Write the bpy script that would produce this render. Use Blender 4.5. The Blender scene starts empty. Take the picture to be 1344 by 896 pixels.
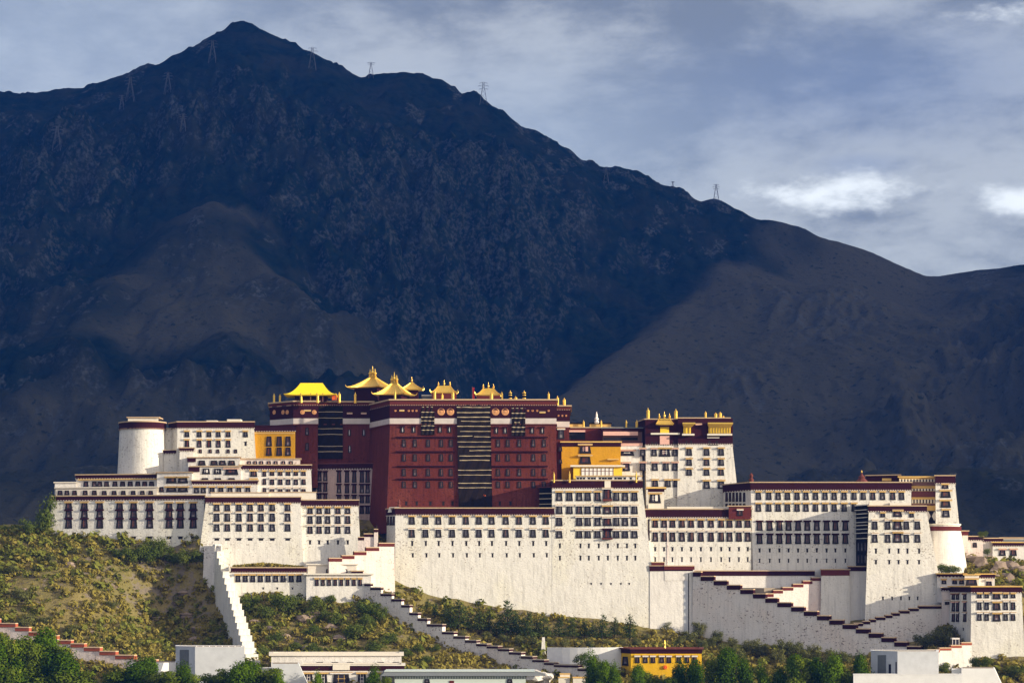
import bpy, bmesh, math, random
import numpy as np
from mathutils import Vector, Matrix, Quaternion

SC = bpy.context.scene
COL = SC.collection
R = math.radians
rng = random.Random(7)

# ------------------------------------------------------------------ camera
K, D, CZ, HOR = 0.3, 800.0, 39.0, 760.0      # metres per photo pixel at the palace front, distance, eye height
cam_d = bpy.data.cameras.new('camera')
cam_d.sensor_width = 36.0
cam_d.lens = 36.0 * D / (1344 * K)
cam_d.shift_y = (HOR - 448.0) / 1344.0
cam_d.clip_start = 1.0
cam_d.clip_end = 40000.0
cam = bpy.data.objects.new('camera', cam_d)
COL.objects.link(cam)
cam.location = (0, -D, CZ)
cam.rotation_euler = (R(90), 0, 0)
SC.camera = cam

# ------------------------------------------------------------------ sun, sky, exposure
SUN = Vector((2.5, -1.0, 0.6)).normalized()   # towards the sun
sun_d = bpy.data.lights.new('sun', 'SUN')
sun_d.energy = 3.95
sun_d.angle = R(0.5)
sun_d.color = (1.0, 0.88, 0.68)
sun = bpy.data.objects.new('sun', sun_d)
COL.objects.link(sun)
sun.rotation_euler = SUN.to_track_quat('Z', 'Y').to_euler()
SC.view_settings.view_transform = 'Standard'
SC.view_settings.look = 'None'
SC.view_settings.exposure = 0.92
SC.view_settings.gamma = 1.0
SC.view_settings.use_curve_mapping = False
SC.cycles.max_bounces = 5
SC.cycles.diffuse_bounces = 3
SC.cycles.glossy_bounces = 2
SC.cycles.transmission_bounces = 2
SC.cycles.volume_bounces = 0
SC.cycles.transparent_max_bounces = 24
SC.cycles.use_denoising = True
SC.cycles.sample_clamp_indirect = 4.0


class NT:
    """Small helper to write node trees."""
    def __init__(self, tree):
        self.t = tree
        self.n = tree.nodes
        self.l = tree.links

    def node(self, kind, **kw):
        nd = self.n.new(kind)
        for k, v in kw.items():
            setattr(nd, k, v)
        return nd

    def put(self, sock, v):
        if v is None:
            return
        if isinstance(v, bpy.types.NodeSocket):
            self.l.new(v, sock)
        else:
            if sock.type == 'RGBA' and len(v) == 3:
                v = (*v, 1.0)
            sock.default_value = v

    def math(self, op, a, b=None, c=None, clamp=False):
        nd = self.node('ShaderNodeMath', operation=op, use_clamp=clamp)
        self.put(nd.inputs[0], a)
        if b is not None:
            self.put(nd.inputs[1], b)
        if c is not None:
            self.put(nd.inputs[2], c)
        return nd.outputs[0]

    def vmath(self, op, a, b=None):
        nd = self.node('ShaderNodeVectorMath', operation=op)
        self.put(nd.inputs[0], a)
        if b is not None:
            self.put(nd.inputs[1], b)
        return nd.outputs['Value'] if op in ('LENGTH', 'DISTANCE', 'DOT_PRODUCT') else nd.outputs[0]

    def mix(self, f, a, b, blend='MIX'):
        nd = self.node('ShaderNodeMix', data_type='RGBA', blend_type=blend)
        self.put(nd.inputs[0], f)
        self.put(nd.inputs[6], a)
        self.put(nd.inputs[7], b)
        return nd.outputs[2]

    def noise(self, vec, scale, detail=4.0, rough=0.55, dist=0.0):
        nd = self.node('ShaderNodeTexNoise')
        self.put(nd.inputs['Vector'], vec)
        nd.inputs['Scale'].default_value = scale
        nd.inputs['Detail'].default_value = detail
        nd.inputs['Roughness'].default_value = rough
        nd.inputs['Distortion'].default_value = dist
        return nd.outputs['Fac']

    def step(self, v, lo, hi, smooth=True):
        nd = self.node('ShaderNodeMapRange', interpolation_type='SMOOTHSTEP' if smooth else 'LINEAR')
        self.put(nd.inputs[0], v)
        nd.inputs[1].default_value = lo
        nd.inputs[2].default_value = hi
        return nd.outputs[0]

    def scale(self, vec, s):
        return self.vmath('MULTIPLY', vec, s)

    def sep(self, vec):
        nd = self.node('ShaderNodeSeparateXYZ')
        self.put(nd.inputs[0], vec)
        return nd.outputs


world = bpy.data.worlds.new('World')
SC.world = world
world.use_nodes = True
w = NT(world.node_tree)
w.n.clear()
SKY_STRENGTH = 0.10
sky = w.node('ShaderNodeTexSky', sky_type='NISHITA')
sky.sun_disc = False
sky.sun_elevation = math.asin(SUN.z)
sky.sun_rotation = math.atan2(SUN.x, SUN.y)
sky.altitude = 3600
sky.air_density = 1.0
sky.dust_density = 0.6
sky.ozone_density = 1.5
tc = w.node('ShaderNodeTexCoord')
dirv = tc.outputs['Generated']
# stratus seen low over the horizon: streaks long in azimuth, thin in elevation
p1 = w.scale(dirv, (3.2, 3.2, 9.5))
big = w.noise(p1, 1.3, 4.0, 0.55, 0.1)
p2 = w.scale(dirv, (8.0, 8.0, 26.0))
fine = w.noise(p2, 1.3, 6.0, 0.6, 0.1)
cover = w.math('ADD', w.math('MULTIPLY', big, 0.6), w.math('MULTIPLY', fine, 0.4))


def patch(px, py, rx, ry):
    """soft elliptical area of the sky round a direction"""
    dx, dz = (px - 672) * K / D, (HOR - py) * K / D
    c = Vector((dx, 1, dz)).normalized()
    d = w.vmath('SUBTRACT', dirv, tuple(c))
    d = w.scale(d, (D / (K * rx), D / (K * rx), D / (K * ry)))
    return w.step(w.vmath('LENGTH', d), 1.0, 0.0)


billow = w.noise(w.scale(dirv, (5.0, 5.0, 11.5)), 1.6, 8.0, 0.64, 0.12)
cover = w.math('ADD', w.math('MULTIPLY', cover, 0.5), w.math('MULTIPLY', billow, 0.5))
col = w.mix(w.step(cover, 0.43, 0.575), (1.26, 1.45, 1.80, 1), (3.05, 3.25, 3.45, 1))
# brighter towards the left of the view, a clearer blue gap at the upper right
lightpatch = w.math('MAXIMUM', patch(60, 60, 560, 260), patch(700, 190, 420, 170))
col = w.mix(w.math('MULTIPLY', lightpatch, 0.55), col, (2.75, 3.25, 3.95, 1))
dark = w.math('MAXIMUM', patch(1150, 110, 420, 130), w.math('MULTIPLY', patch(1130, 215, 110, 28), 0.8))
col = w.mix(w.math('MULTIPLY', dark, 0.5), col, (1.25, 1.7, 2.8, 1))
# break in the cloud with a lit edge
hole = w.math('MAXIMUM', patch(1092, 252, 150, 46), w.math('MAXIMUM', w.math('MULTIPLY', patch(1340, 264, 70, 34), 0.5), w.math('MULTIPLY', patch(1330, 14, 110, 40), 0.25)))
ragged = w.noise(w.scale(dirv, (14.0, 14.0, 30.0)), 1.7, 6.0, 0.60, 0.1)
hole = w.math('ADD', hole, w.math('MULTIPLY', w.math('SUBTRACT', ragged, 0.52), 1.9))
hole = w.math('MULTIPLY', w.step(hole, 0.12, 0.75), w.step(w.math('MAXIMUM', patch(1092, 252, 190, 62), w.math('MAXIMUM', patch(1344, 262, 110, 55), patch(1330, 14, 130, 55))), 0.0, 0.35))
col = w.mix(w.math('MULTIPLY', hole, 0.95), col, (6.4, 6.7, 6.8, 1))
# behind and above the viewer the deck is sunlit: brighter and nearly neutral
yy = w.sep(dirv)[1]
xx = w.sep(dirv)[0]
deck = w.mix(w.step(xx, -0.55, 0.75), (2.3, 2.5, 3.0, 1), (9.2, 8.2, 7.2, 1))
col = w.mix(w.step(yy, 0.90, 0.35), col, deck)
# over the horizon all round the cloud deck covers most of the clear sky
zz = w.sep(dirv)[2]
amount = w.math('MULTIPLY', w.step(zz, -0.02, 0.03), 0.86)
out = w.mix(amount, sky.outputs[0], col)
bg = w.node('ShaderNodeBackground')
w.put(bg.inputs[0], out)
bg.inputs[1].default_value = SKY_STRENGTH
wo = w.node('ShaderNodeOutputWorld')
w.l.new(bg.outputs[0], wo.inputs[0])


# ------------------------------------------------------------------ geometry helpers
def XP(px, Y):
    return (px - 672.0) * K * (Y + D) / D


def ZP(py, Y):
    return CZ - (py - HOR) * K * (Y + D) / D


def PT(px, py, Y):
    return Vector((XP(px, Y), Y, ZP(py, Y)))


MESH_CACHE = {}


class MB:
    """collects faces, then links them as ONE mesh object"""
    def __init__(self):
        self.v, self.f, self.m = [], [], []

    def face(self, pts, m=0):
        i = len(self.v)
        self.v += [tuple(p) for p in pts]
        self.f.append(tuple(range(i, i + len(pts))))
        self.m.append(m)

    def box(self, x0, x1, y0, y1, z0, z1, m=0):
        self.prism([(x0, y0), (x1, y0), (x1, y1), (x0, y1)], z0, [(x0, y0), (x1, y0), (x1, y1), (x0, y1)], z1, m)

    def prism(self, lo, z0, hi, z1, m=0, cap=True, bottom=True):
        i, n = len(self.v), len(lo)
        self.v += [(x, y, z0) for x, y in lo] + [(x, y, z1) for x, y in hi]
        for k in range(n):
            j = (k + 1) % n
            self.f.append((i + k, i + j, i + n + j, i + n + k))
            self.m.append(m)
        if cap:
            self.f.append(tuple(range(i + n, i + 2 * n)))
            self.m.append(m)
        if bottom:
            self.f.append(tuple(range(i + n - 1, i - 1, -1)))
            self.m.append(m)

    def ring(self, outer, inner, z0, z1, m=0):
        n = len(outer)
        for k in range(n):
            j = (k + 1) % n
            o0, o1, a0, a1 = outer[k], outer[j], inner[k], inner[j]
            self.face([(*o0, z0), (*o1, z0), (*o1, z1), (*o0, z1)], m)
            self.face([(*a1, z0), (*a0, z0), (*a0, z1), (*a1, z1)], m)
            self.face([(*o0, z1), (*o1, z1), (*a1, z1), (*a0, z1)], m)
            self.face([(*a0, z0), (*a1, z0), (*o1, z0), (*o0, z0)], m)

    def bar(self, a, b, r, m=0, n=4, r2=None):
        a, b = Vector(a), Vector(b)
        d = b - a
        if d.length < 1e-6:
            return
        q = d.to_track_quat('Z', 'Y')
        r2 = r if r2 is None else r2
        i = len(self.v)
        for p, rr in ((a, r), (b, r2)):
            for k in range(n):
                t = 2 * math.pi * (k + 0.5) / n
                self.v.append(tuple(p + q @ Vector((rr * math.cos(t), rr * math.sin(t), 0))))
        for k in range(n):
            j = (k + 1) % n
            self.f.append((i + k, i + j, i + n + j, i + n + k))
            self.m.append(m)
        self.f.append(tuple(range(i + n - 1, i - 1, -1)))
        self.m.append(m)
        self.f.append(tuple(range(i + n, i + 2 * n)))
        self.m.append(m)

    def lathe(self, prof, c=(0, 0, 0), n=12, m=0):
        i = len(self.v)
        for r, z in prof:
            for k in range(n):
                t = 2 * math.pi * k / n
                self.v.append((c[0] + r * math.cos(t), c[1] + r * math.sin(t), c[2] + z))
        for a in range(len(prof) - 1):
            for k in range(n):
                j = (k + 1) % n
                self.f.append((i + a * n + k, i + a * n + j, i + (a + 1) * n + j, i + (a + 1) * n + k))
                self.m.append(m)
        self.f.append(tuple(range(i + n - 1, i - 1, -1)))
        self.m.append(m)
        a = i + (len(prof) - 1) * n
        self.f.append(tuple(range(a, a + n)))
        self.m.append(m)

    def mesh(self, name, mats, off=(0, 0, 0), smooth=False):
        me = bpy.data.meshes.new(name)
        ox, oy, oz = off
        me.from_pydata([(x - ox, y - oy, z - oz) for x, y, z in self.v], [], self.f)
        if not isinstance(mats, (list, tuple)):
            mats = [mats]
        for q in mats:
            me.materials.append(q)
        me.polygons.foreach_set('material_index', self.m)
        if smooth:
            me.polygons.foreach_set('use_smooth', [True] * len(self.f))
        me.update()
        return me

    def build(self, name, mats, parent=None, smooth=False):
        off = WORLD_LOC.get(parent.name, (0, 0, 0)) if parent else (0, 0, 0)
        o = bpy.data.objects.new(name, self.mesh(name, mats, off, smooth))
        COL.objects.link(o)
        o.parent = parent
        return o


WORLD_LOC = {}


def tag(o, label=None, cat=None, group=None, kind=None):
    if label:
        o['label'] = label
    if cat:
        o['category'] = cat
    if group:
        o['group'] = group
    if kind:
        o['kind'] = kind
    return o


def thing(name, label, cat, loc=(0, 0, 0), group=None, rotz=0):
    o = bpy.data.objects.new(name, None)
    COL.objects.link(o)
    o.location = loc
    o.rotation_euler = (0, 0, rotz)
    WORLD_LOC[o.name] = tuple(loc)
    return tag(o, label, cat, group, 'thing')


def obj(name, me, parent=None, loc=(0, 0, 0)):
    o = bpy.data.objects.new(name, me)
    COL.objects.link(o)
    o.parent = parent
    o.location = loc
    return o


# ------------------------------------------------------------------ materials
def material(name):
    m = bpy.data.materials.new(name)
    m.use_nodes = True
    t = NT(m.node_tree)
    b = m.node_tree.nodes['Principled BSDF']
    return m, t, b


def plain(name, colour, rough=0.8, metal=0.0, var=0.25, scale=0.8, bump=0.0, spec=0.3):
    m, t, b = material(name)
    c = t.node('ShaderNodeTexCoord').outputs['Object']
    n = t.noise(c, scale, 5, 0.6)
    lo = tuple(v * (1 - var) for v in colour)
    hi = tuple(min(1, v * (1 + var)) for v in colour)
    t.put(b.inputs['Base Color'], t.mix(n, lo, hi))
    b.inputs['Roughness'].default_value = rough
    b.inputs['Metallic'].default_value = metal
    b.inputs['Specular IOR Level'].default_value = spec
    if bump:
        bp = t.node('ShaderNodeBump')
        bp.inputs['Strength'].default_value = bump
        bp.inputs['Distance'].default_value = 0.2
        t.put(bp.inputs['Height'], t.noise(c, scale * 3, 4, 0.6))
        t.put(b.inputs['Normal'], bp.outputs[0])
    return m


def stone_wall(name, colour, spot, amount=0.5, streak=0.5, tint=None):
    """limewashed rough stone: horizontal courses, scattered bare stones, rain streaks"""
    m, t, b = material(name)
    c = t.node('ShaderNodeTexCoord').outputs['Object']
    big = t.noise(c, 0.045, 4, 0.6)
    mid = t.noise(c, 0.35, 4, 0.6)
    stones = t.noise(t.scale(c, (1.0, 1.0, 1.6)), 1.15, 2, 0.5)
    stones2 = t.noise(t.scale(c, (1.0, 1.0, 1.4)), 2.6, 2, 0.5)
    st = t.noise(t.scale(c, (1.0, 1.0, 0.06)), 1.05, 5, 0.7)
    base = t.mix(t.step(mid, 0.3, 0.7), tuple(v * 0.93 for v in colour), colour)
    if tint:
        base = t.mix(t.math('MULTIPLY', t.step(big, 0.45, 0.68), 0.7), base, tint)
    base = t.mix(t.math('MULTIPLY', t.step(st, 0.46, 0.70), streak * 0.55), base, tuple(v * 0.62 for v in colour))
    grey = t.math('MULTIPLY', t.step(t.noise(t.scale(c, (1, 1, .6)), 0.13, 5, 0.65), 0.50, 0.68), t.step(mid, 0.35, 0.65))
    base = t.mix(t.math('MULTIPLY', grey, min(0.5, streak * 0.38)), base, tuple(v * q_ for v, q_ in zip(colour, (.66, .63, .62))))
    zone = t.math('ADD', t.math('MULTIPLY', t.step(t.noise(c, 0.09, 3, 0.6), 0.40, 0.66), 0.6), t.math('MULTIPLY', t.noise(t.scale(c, (1, 1, .25)), 0.25, 3, .6), 0.55))
    hz_ = t.sep(t.node('ShaderNodeNewGeometry').outputs['Position'])[2]
    zone = t.math('ADD', t.math('MULTIPLY', zone, 0.75), t.math('MULTIPLY', t.step(hz_, 40.0, 54.0), 0.28))
    thr = t.math('ADD', t.math('MULTIPLY', zone, 0.13 * (0.5 + amount)), stones)
    sp = t.step(thr, 0.71, 0.78)
    sp2 = t.step(t.math('ADD', stones2, t.math('MULTIPLY', zone, 0.10 * (0.5 + amount))), 0.73, 0.80)
    spots = t.math('MULTIPLY', t.math('MAXIMUM', sp, t.math('MULTIPLY', sp2, 0.8)), amount * 1.3, clamp=True)
    base = t.mix(spots, base, spot)
    t.put(b.inputs['Base Color'], base)
    b.inputs['Roughness'].default_value = 0.92
    b.inputs['Specular IOR Level'].default_value = 0.1
    bp = t.node('ShaderNodeBump')
    bp.inputs['Strength'].default_value = 0.42
    bp.inputs['Distance'].default_value = 0.35
    hgt = t.math('ADD', t.noise(t.scale(c, (1, 1, 1.6)), 1.1, 4, 0.65), t.math('MULTIPLY', t.noise(c, 0.22, 3, 0.6), 1.6))
    t.put(bp.inputs['Height'], hgt)
    t.put(b.inputs['Normal'], bp.outputs[0])
    return m


def striped(name, a, bcol, period, duty, rough=0.8, base=None):
    """beam ends: blocks of one colour repeating along the wall"""
    m, t, b = material(name)
    c = t.sep(t.node('ShaderNodeTexCoord').outputs['Object'])
    s = t.math('FRACT', t.math('DIVIDE', t.math('ADD', c[0], t.math('MULTIPLY', c[1], 0.9)), period))
    t.put(b.inputs['Base Color'], t.mix(t.math('LESS_THAN', s, duty), a, bcol))
    b.inputs['Roughness'].default_value = rough
    return m


M = {}
M['white'] = stone_wall('limewashed_stone', (0.75, 0.715, 0.645), (0.30, 0.25, 0.21), 0.62, 1.15, (0.72, 0.68, 0.55))
M['white_clean'] = stone_wall('fresh_limewash', (0.77, 0.73, 0.67), (0.40, 0.34, 0.29), 0.35, 0.8)
M['white_worn'] = stone_wall('worn_limewash', (0.74, 0.69, 0.63), (0.22, 0.18, 0.16), 0.95, 0.9, (0.70, 0.60, 0.52))
M['pink'] = stone_wall('rusty_limewash', (0.76, 0.66, 0.60), (0.40, 0.26, 0.20), 0.5, 0.9, (0.74, 0.55, 0.46))
M['red'] = stone_wall('red_ochre_wall', (0.122, 0.026, 0.018), (0.05, 0.011, 0.010), 0.6, 1.6, (0.168, 0.046, 0.030))
M['yellow'] = stone_wall('yellow_ochre_wall', (0.60, 0.295, 0.014), (0.36, 0.15, 0.01), 0.2, 0.4)
M['yellow_bright'] = stone_wall('bright_yellow_wall', (0.74, 0.43, 0.016), (0.36, 0.2, 0.01), 0.15, 0.4)
M['band_white'] = plain('weathered_white_band', (0.56, 0.49, 0.45), 0.9, 0, 0.25, 0.5)
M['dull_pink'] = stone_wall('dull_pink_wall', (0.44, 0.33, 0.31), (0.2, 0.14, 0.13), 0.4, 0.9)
M['maroon'] = plain('brushwood_frieze', (0.036, 0.0085, 0.012), 0.95, 0, 0.35, 2.5, 0.5, 0.05)
M['maroon_red'] = plain('red_painted_coping', (0.115, 0.024, 0.020), 0.9, 0, 0.3, 1.5, 0.3, 0.1)
M['tan'] = plain('clay_coping', (0.50, 0.36, 0.22), 0.9, 0, 0.25, 1.2, 0.2, 0.1)
M['pale'] = plain('pale_plaster', (0.72, 0.66, 0.56), 0.9, 0, 0.12, 0.8, 0.1, 0.1)
M['offwhite'] = plain('white_band_paint', (0.80, 0.74, 0.68), 0.9, 0, 0.12, 0.8, 0.1, 0.1)
M['roof'] = plain('arga_clay_roof', (0.30, 0.25, 0.19), 0.95, 0, 0.2, 0.6, 0.2, 0.1)
M['black'] = plain('black_window_surround', (0.016, 0.013, 0.015), 0.8, 0, 0.3, 1.0, 0, 0.2)
M['glass'] = plain('dark_window_glass', (0.028, 0.024, 0.040), 0.35, 0, 0.35, 0.9, 0, 0.4)
M['wood'] = plain('painted_window_wood', (0.16, 0.075, 0.055), 0.7, 0, 0.3, 2.0, 0, 0.3)
M['frame_pale'] = plain('pale_window_lattice', (0.14, 0.13, 0.135), 0.7, 0, 0.2, 2.0, 0, 0.3)
M['lintel'] = plain('red_lintel_wood', (0.13, 0.036, 0.026), 0.8, 0, 0.3, 1.5, 0, 0.2)
M['ochre'] = plain('ochre_valance_cloth', (0.66, 0.42, 0.13), 0.9, 0, 0.2, 1.0, 0, 0.1)
M['pinkcloth'] = plain('pink_valance_cloth', (0.72, 0.42, 0.34), 0.9, 0, 0.15, 1.0, 0, 0.1)
M['gold'] = plain('gilded_copper', (0.80, 0.53, 0.10), 0.36, 0.78, 0.22, 1.6, 0.15, 0.5)
M['goldpanel'] = plain('yellow_gilt_panel', (0.88, 0.58, 0.03), 0.6, 0.1, 0.12, 1.4, 0.1, 0.4)
M['tarp'] = plain('yellow_tarpaulin', (0.90, 0.64, 0.012), 0.7, 0, 0.06, 0.5, 0.3, 0.2)
M['orange'] = plain('orange_cloth', (0.75, 0.13, 0.02), 0.8, 0, 0.1, 1, 0, 0.2)
M['redcloth'] = plain('red_flag_cloth', (0.45, 0.03, 0.03), 0.8, 0, 0.15, 1, 0, 0.2)
M['yak'] = plain('black_yak_hair_cloth', (0.016, 0.011, 0.009), 1.0, 0, 0.4, 0.6, 0.3, 0.05)
M['yakline'] = plain('white_curtain_stripe', (0.46, 0.37, 0.24), 0.9, 0, 0.3, 0.7, 0, 0.1)
M['medallion'] = plain('copper_medallion', (0.60, 0.28, 0.11), 0.5, 0.1, 0.55, 3.0, 0.3, 0.4)
M['beams'] = striped('beam_end_row', (0.06, 0.012, 0.016), (0.62, 0.56, 0.48), 0.95, 0.45)
M['beams_dark'] = striped('red_beam_row', (0.045, 0.010, 0.012), (0.30, 0.17, 0.10), 0.95, 0.5)
M['grey_wall'] = plain('grey_white_render', (0.56, 0.57, 0.58), 0.9, 0, 0.22, 0.35, 0.1, 0.2)
M['white_render'] = plain('smooth_white_render', (0.70, 0.69, 0.67), 0.9, 0, 0.16, 0.35, 0.1, 0.2)
M['mint'] = plain('pale_mint_paint', (0.55, 0.62, 0.58), 0.8, 0, 0.08, 0.6, 0, 0.2)
M['grey_roof'] = plain('grey_roof_tile', (0.17, 0.18, 0.18), 0.8, 0, 0.2, 1.0, 0.2, 0.2)
M['steel'] = plain('galvanised_steel', (0.07, 0.075, 0.08), 0.7, 0.2, 0.2, 1.0, 0, 0.3)
M['bark'] = plain('bark', (0.06, 0.045, 0.032), 0.95, 0, 0.3, 3, 0.4, 0.1)
M['rust'] = plain('rust_red_coping', (0.33, 0.085, 0.045), 0.9, 0, 0.25, 1.5, 0.2, 0.1)
M['curtain_pale'] = plain('faded_window_curtain', (0.26, 0.24, 0.25), 0.9, 0, 0.3, 0.5)
# ------------------------------------------------------------------ noise on arrays
def _hash(ix, iy, seed):
    h = (ix.astype(np.int64) * 374761393 + iy.astype(np.int64) * 668265263 + seed * 974634777) & 0xFFFFFFFF
    h = ((h ^ (h >> 13)) * 1274126177) & 0xFFFFFFFF
    return (h ^ (h >> 16)) & 0xFFFFFFFF


def perlin(x, y, seed=0):
    x0, y0 = np.floor(x), np.floor(y)
    fx, fy = x - x0, y - y0
    u = fx * fx * fx * (fx * (fx * 6 - 15) + 10)
    v = fy * fy * fy * (fy * (fy * 6 - 15) + 10)

    def g(ax, ay, dx, dy):
        t = _hash(ax, ay, seed) / 4294967296.0 * 2 * np.pi
        return np.cos(t) * dx + np.sin(t) * dy
    a = g(x0, y0, fx, fy)
    b = g(x0 + 1, y0, fx - 1, fy)
    c = g(x0, y0 + 1, fx, fy - 1)
    d = g(x0 + 1, y0 + 1, fx - 1, fy - 1)
    return (a + (b - a) * u) * (1 - v) + (c + (d - c) * u) * v


def fbm(x, y, wl, octs, seed=0, gain=0.5, ridged=False):
    s, amp, tot = 0.0, 1.0, 0.0
    for k in range(octs):
        n = perlin(x / wl, y / wl, seed + k) * 1.45
        if ridged:
            n = 1 - 2 * np.abs(n)
        s = s + n * amp
        tot += amp
        amp *= gain
        wl *= 0.5
    return s / tot


def sheet(name, xs, ys, Z, mat, attrs=None, smooth=True):
    nx, ny = len(xs), len(ys)
    XX, YY = np.meshgrid(xs, ys)
    co = np.stack([XX, YY, Z], -1).reshape(-1, 3).astype(np.float32)
    i = np.arange(nx * ny).reshape(ny, nx)
    q = np.stack([i[:-1, :-1], i[:-1, 1:], i[1:, 1:], i[1:, :-1]], -1).reshape(-1, 4)
    me = bpy.data.meshes.new(name)
    me.vertices.add(len(co))
    me.vertices.foreach_set('co', co.ravel())
    me.loops.add(q.size)
    me.loops.foreach_set('vertex_index', q.ravel().astype(np.int32))
    me.polygons.add(len(q))
    me.polygons.foreach_set('loop_start', np.arange(0, q.size, 4, dtype=np.int32))
    me.polygons.foreach_set('use_smooth', np.full(len(q), smooth))
    me.update(calc_edges=True)
    for k, a in (attrs or {}).items():
        at = me.attributes.new(k, 'FLOAT', 'POINT')
        at.data.foreach_set('value', a.ravel().astype(np.float32))
    me.materials.append(mat)
    o = bpy.data.objects.new(name, me)
    COL.objects.link(o)
    return o


# ------------------------------------------------------------------ ground plain
def ground_mat():
    m, t, b = material('valley_ground')
    c = t.node('ShaderNodeTexCoord').outputs['Object']
    n = t.noise(c, 0.02, 5, 0.6)
    n2 = t.noise(c, 0.3, 4, 0.6)
    col = t.mix(n, (0.07, 0.065, 0.045), (0.05, 0.062, 0.03))
    t.put(b.inputs['Base Color'], t.mix(t.math('MULTIPLY', n2, 0.6), col, (0.10, 0.09, 0.075)))
    b.inputs['Roughness'].default_value = 1.0
    return m


gm = MB()
gm.face([(-9000, -3000, 0), (9000, -3000, 0), (9000, 14000, 0), (-9000, 14000, 0)])
tag(gm.build('ground', ground_mat()), kind='structure')

# ------------------------------------------------------------------ mountain
RIDGES = []


def ridge(pts, slope, grass=0.0, soft=25.0):
    RIDGES.append(([tuple(PT(*p)) for p in pts], slope, grass, soft))


ridge([(-420, 170, 2500), (-200, 150, 2550), (-60, 131, 2600), (0, 124, 2600), (90, 121, 2600), (150, 105, 2610), (200, 88, 2620), (240, 70, 2630), (290, 46, 2640), (322, 31, 2650),
       (345, 44, 2640), (400, 66, 2620), (440, 91, 2600), (470, 104, 2590), (500, 99, 2590), (530, 95, 2590), (570, 105, 2580), (595, 122, 2570), (615, 124, 2560), (640, 141, 2560),
       (690, 170, 2550), (720, 187, 2550), (750, 212, 2550), (765, 213, 2540), (790, 221, 2540), (808, 218, 2530), (830, 224, 2530), (850, 240, 2520), (880, 246, 2520), (920, 265, 2510), (937, 262, 2510),
       (960, 274, 2500), (1000, 290, 2490), (1040, 303, 2480), (1090, 325, 2470), (1140, 344, 2460), (1170, 359, 2450), (1215, 383, 2440), (1250, 370, 2420), (1285, 361, 2400), (1310, 364, 2390), (1344, 356, 2380),
       (1450, 340, 2350), (1700, 380, 2300)], 0.86, 0.0, 20)
ridge([(322, 45, 2640), (300, 150, 2350), (266, 285, 1960)], 0.72, 0.1)
ridge([(266, 285, 1960), (180, 360, 1760), (75, 450, 1530)], 0.72, 0.54, 14)
ridge([(266, 285, 1960), (350, 360, 1760), (420, 405, 1640), (482, 455, 1510)], 0.72, 0.54, 14)
ridge([(266, 285, 1960), (275, 380, 1720), (285, 448, 1520)], 0.62, 0.66, 16)
ridge([(285, 450, 1520), (300, 520, 1400), (320, 580, 1200)], 0.55, 0.3, 40)
ridge([(75, 452, 1530), (110, 520, 1380), (150, 600, 1180)], 0.55, 0.0)
ridge([(482, 457, 1510), (480, 520, 1380), (430, 590, 1200)], 0.60, 0.0)
ridge([(540, 99, 2590), (590, 200, 2390), (612, 250, 2300)], 0.95, 0.0)
ridge([(440, 95, 2600), (430, 230, 2300), (455, 350, 2060)], 0.88, 0.0)
ridge([(700, 175, 2550), (735, 235, 2440), (745, 290, 2350)], 0.95, 0.0)
ridge([(1015, 296, 2480), (960, 346, 2350), (900, 395, 2200), (820, 455, 1960), (740, 512, 1720), (650, 585, 1450)], 0.56, 1.0, 18)
ridge([(1090, 327, 2470), (1060, 380, 2300), (980, 470, 2000), (900, 560, 1700), (820, 630, 1400)], 0.46, 1.0, 70)
ridge([(1215, 378, 2440), (1130, 440, 2170), (1010, 540, 1820), (920, 620, 1500)], 0.50, 0.8, 40)
ridge([(1290, 358, 2400), (1250, 450, 2070), (1180, 560, 1720), (1100, 650, 1350)], 0.52, 0.6, 40)
ridge([(1344, 354, 2380), (1420, 430, 2000), (1400, 560, 1600), (1330, 640, 1250)], 0.52, 0.55, 40)
ridge([(90, 124, 2600), (110, 200, 2350), (60, 300, 2100), (40, 400, 1850), (20, 500, 1560), (30, 600, 1250)], 0.62, 0.0)
ridge([(0, 126, 2600), (-80, 260, 2250), (-140, 400, 1850), (-160, 560, 1400)], 0.55, 0.0)
ridge([(-300, 640, 1080), (300, 640, 1040), (700, 645, 1040), (1100, 650, 1040), (1600, 640, 1080)], 0.35, 0.5, 60)

# ribs falling from the main crest
rr_ = random.Random(31)
for px_ in range(-60, 650, 62):
    cr_ = min(RIDGES[0][0], key=lambda p: abs(p[0] - XP(px_, p[1])))
    x_, y_, z_ = cr_
    dr = rr_.uniform(-.5, .5)
    pts_ = [(x_, y_ - 20, z_ - 18)]
    for k_ in range(1, 3):
        L_ = 120 + 60 * k_ + rr_.uniform(0, 60)
        dr += rr_.uniform(-.45, .45)
        q_ = pts_[-1]
        pts_.append((q_[0] + dr * L_ * .7, q_[1] - L_, q_[2] - L_ * rr_.uniform(.72, .84)))
    RIDGES.append((pts_, 1.0, 0.0, 10.0))

mx = np.arange(-1560, 1561, 3.6)
my = np.arange(560, 2860, 3.6)
MX, MY = np.meshgrid(mx, my)
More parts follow.
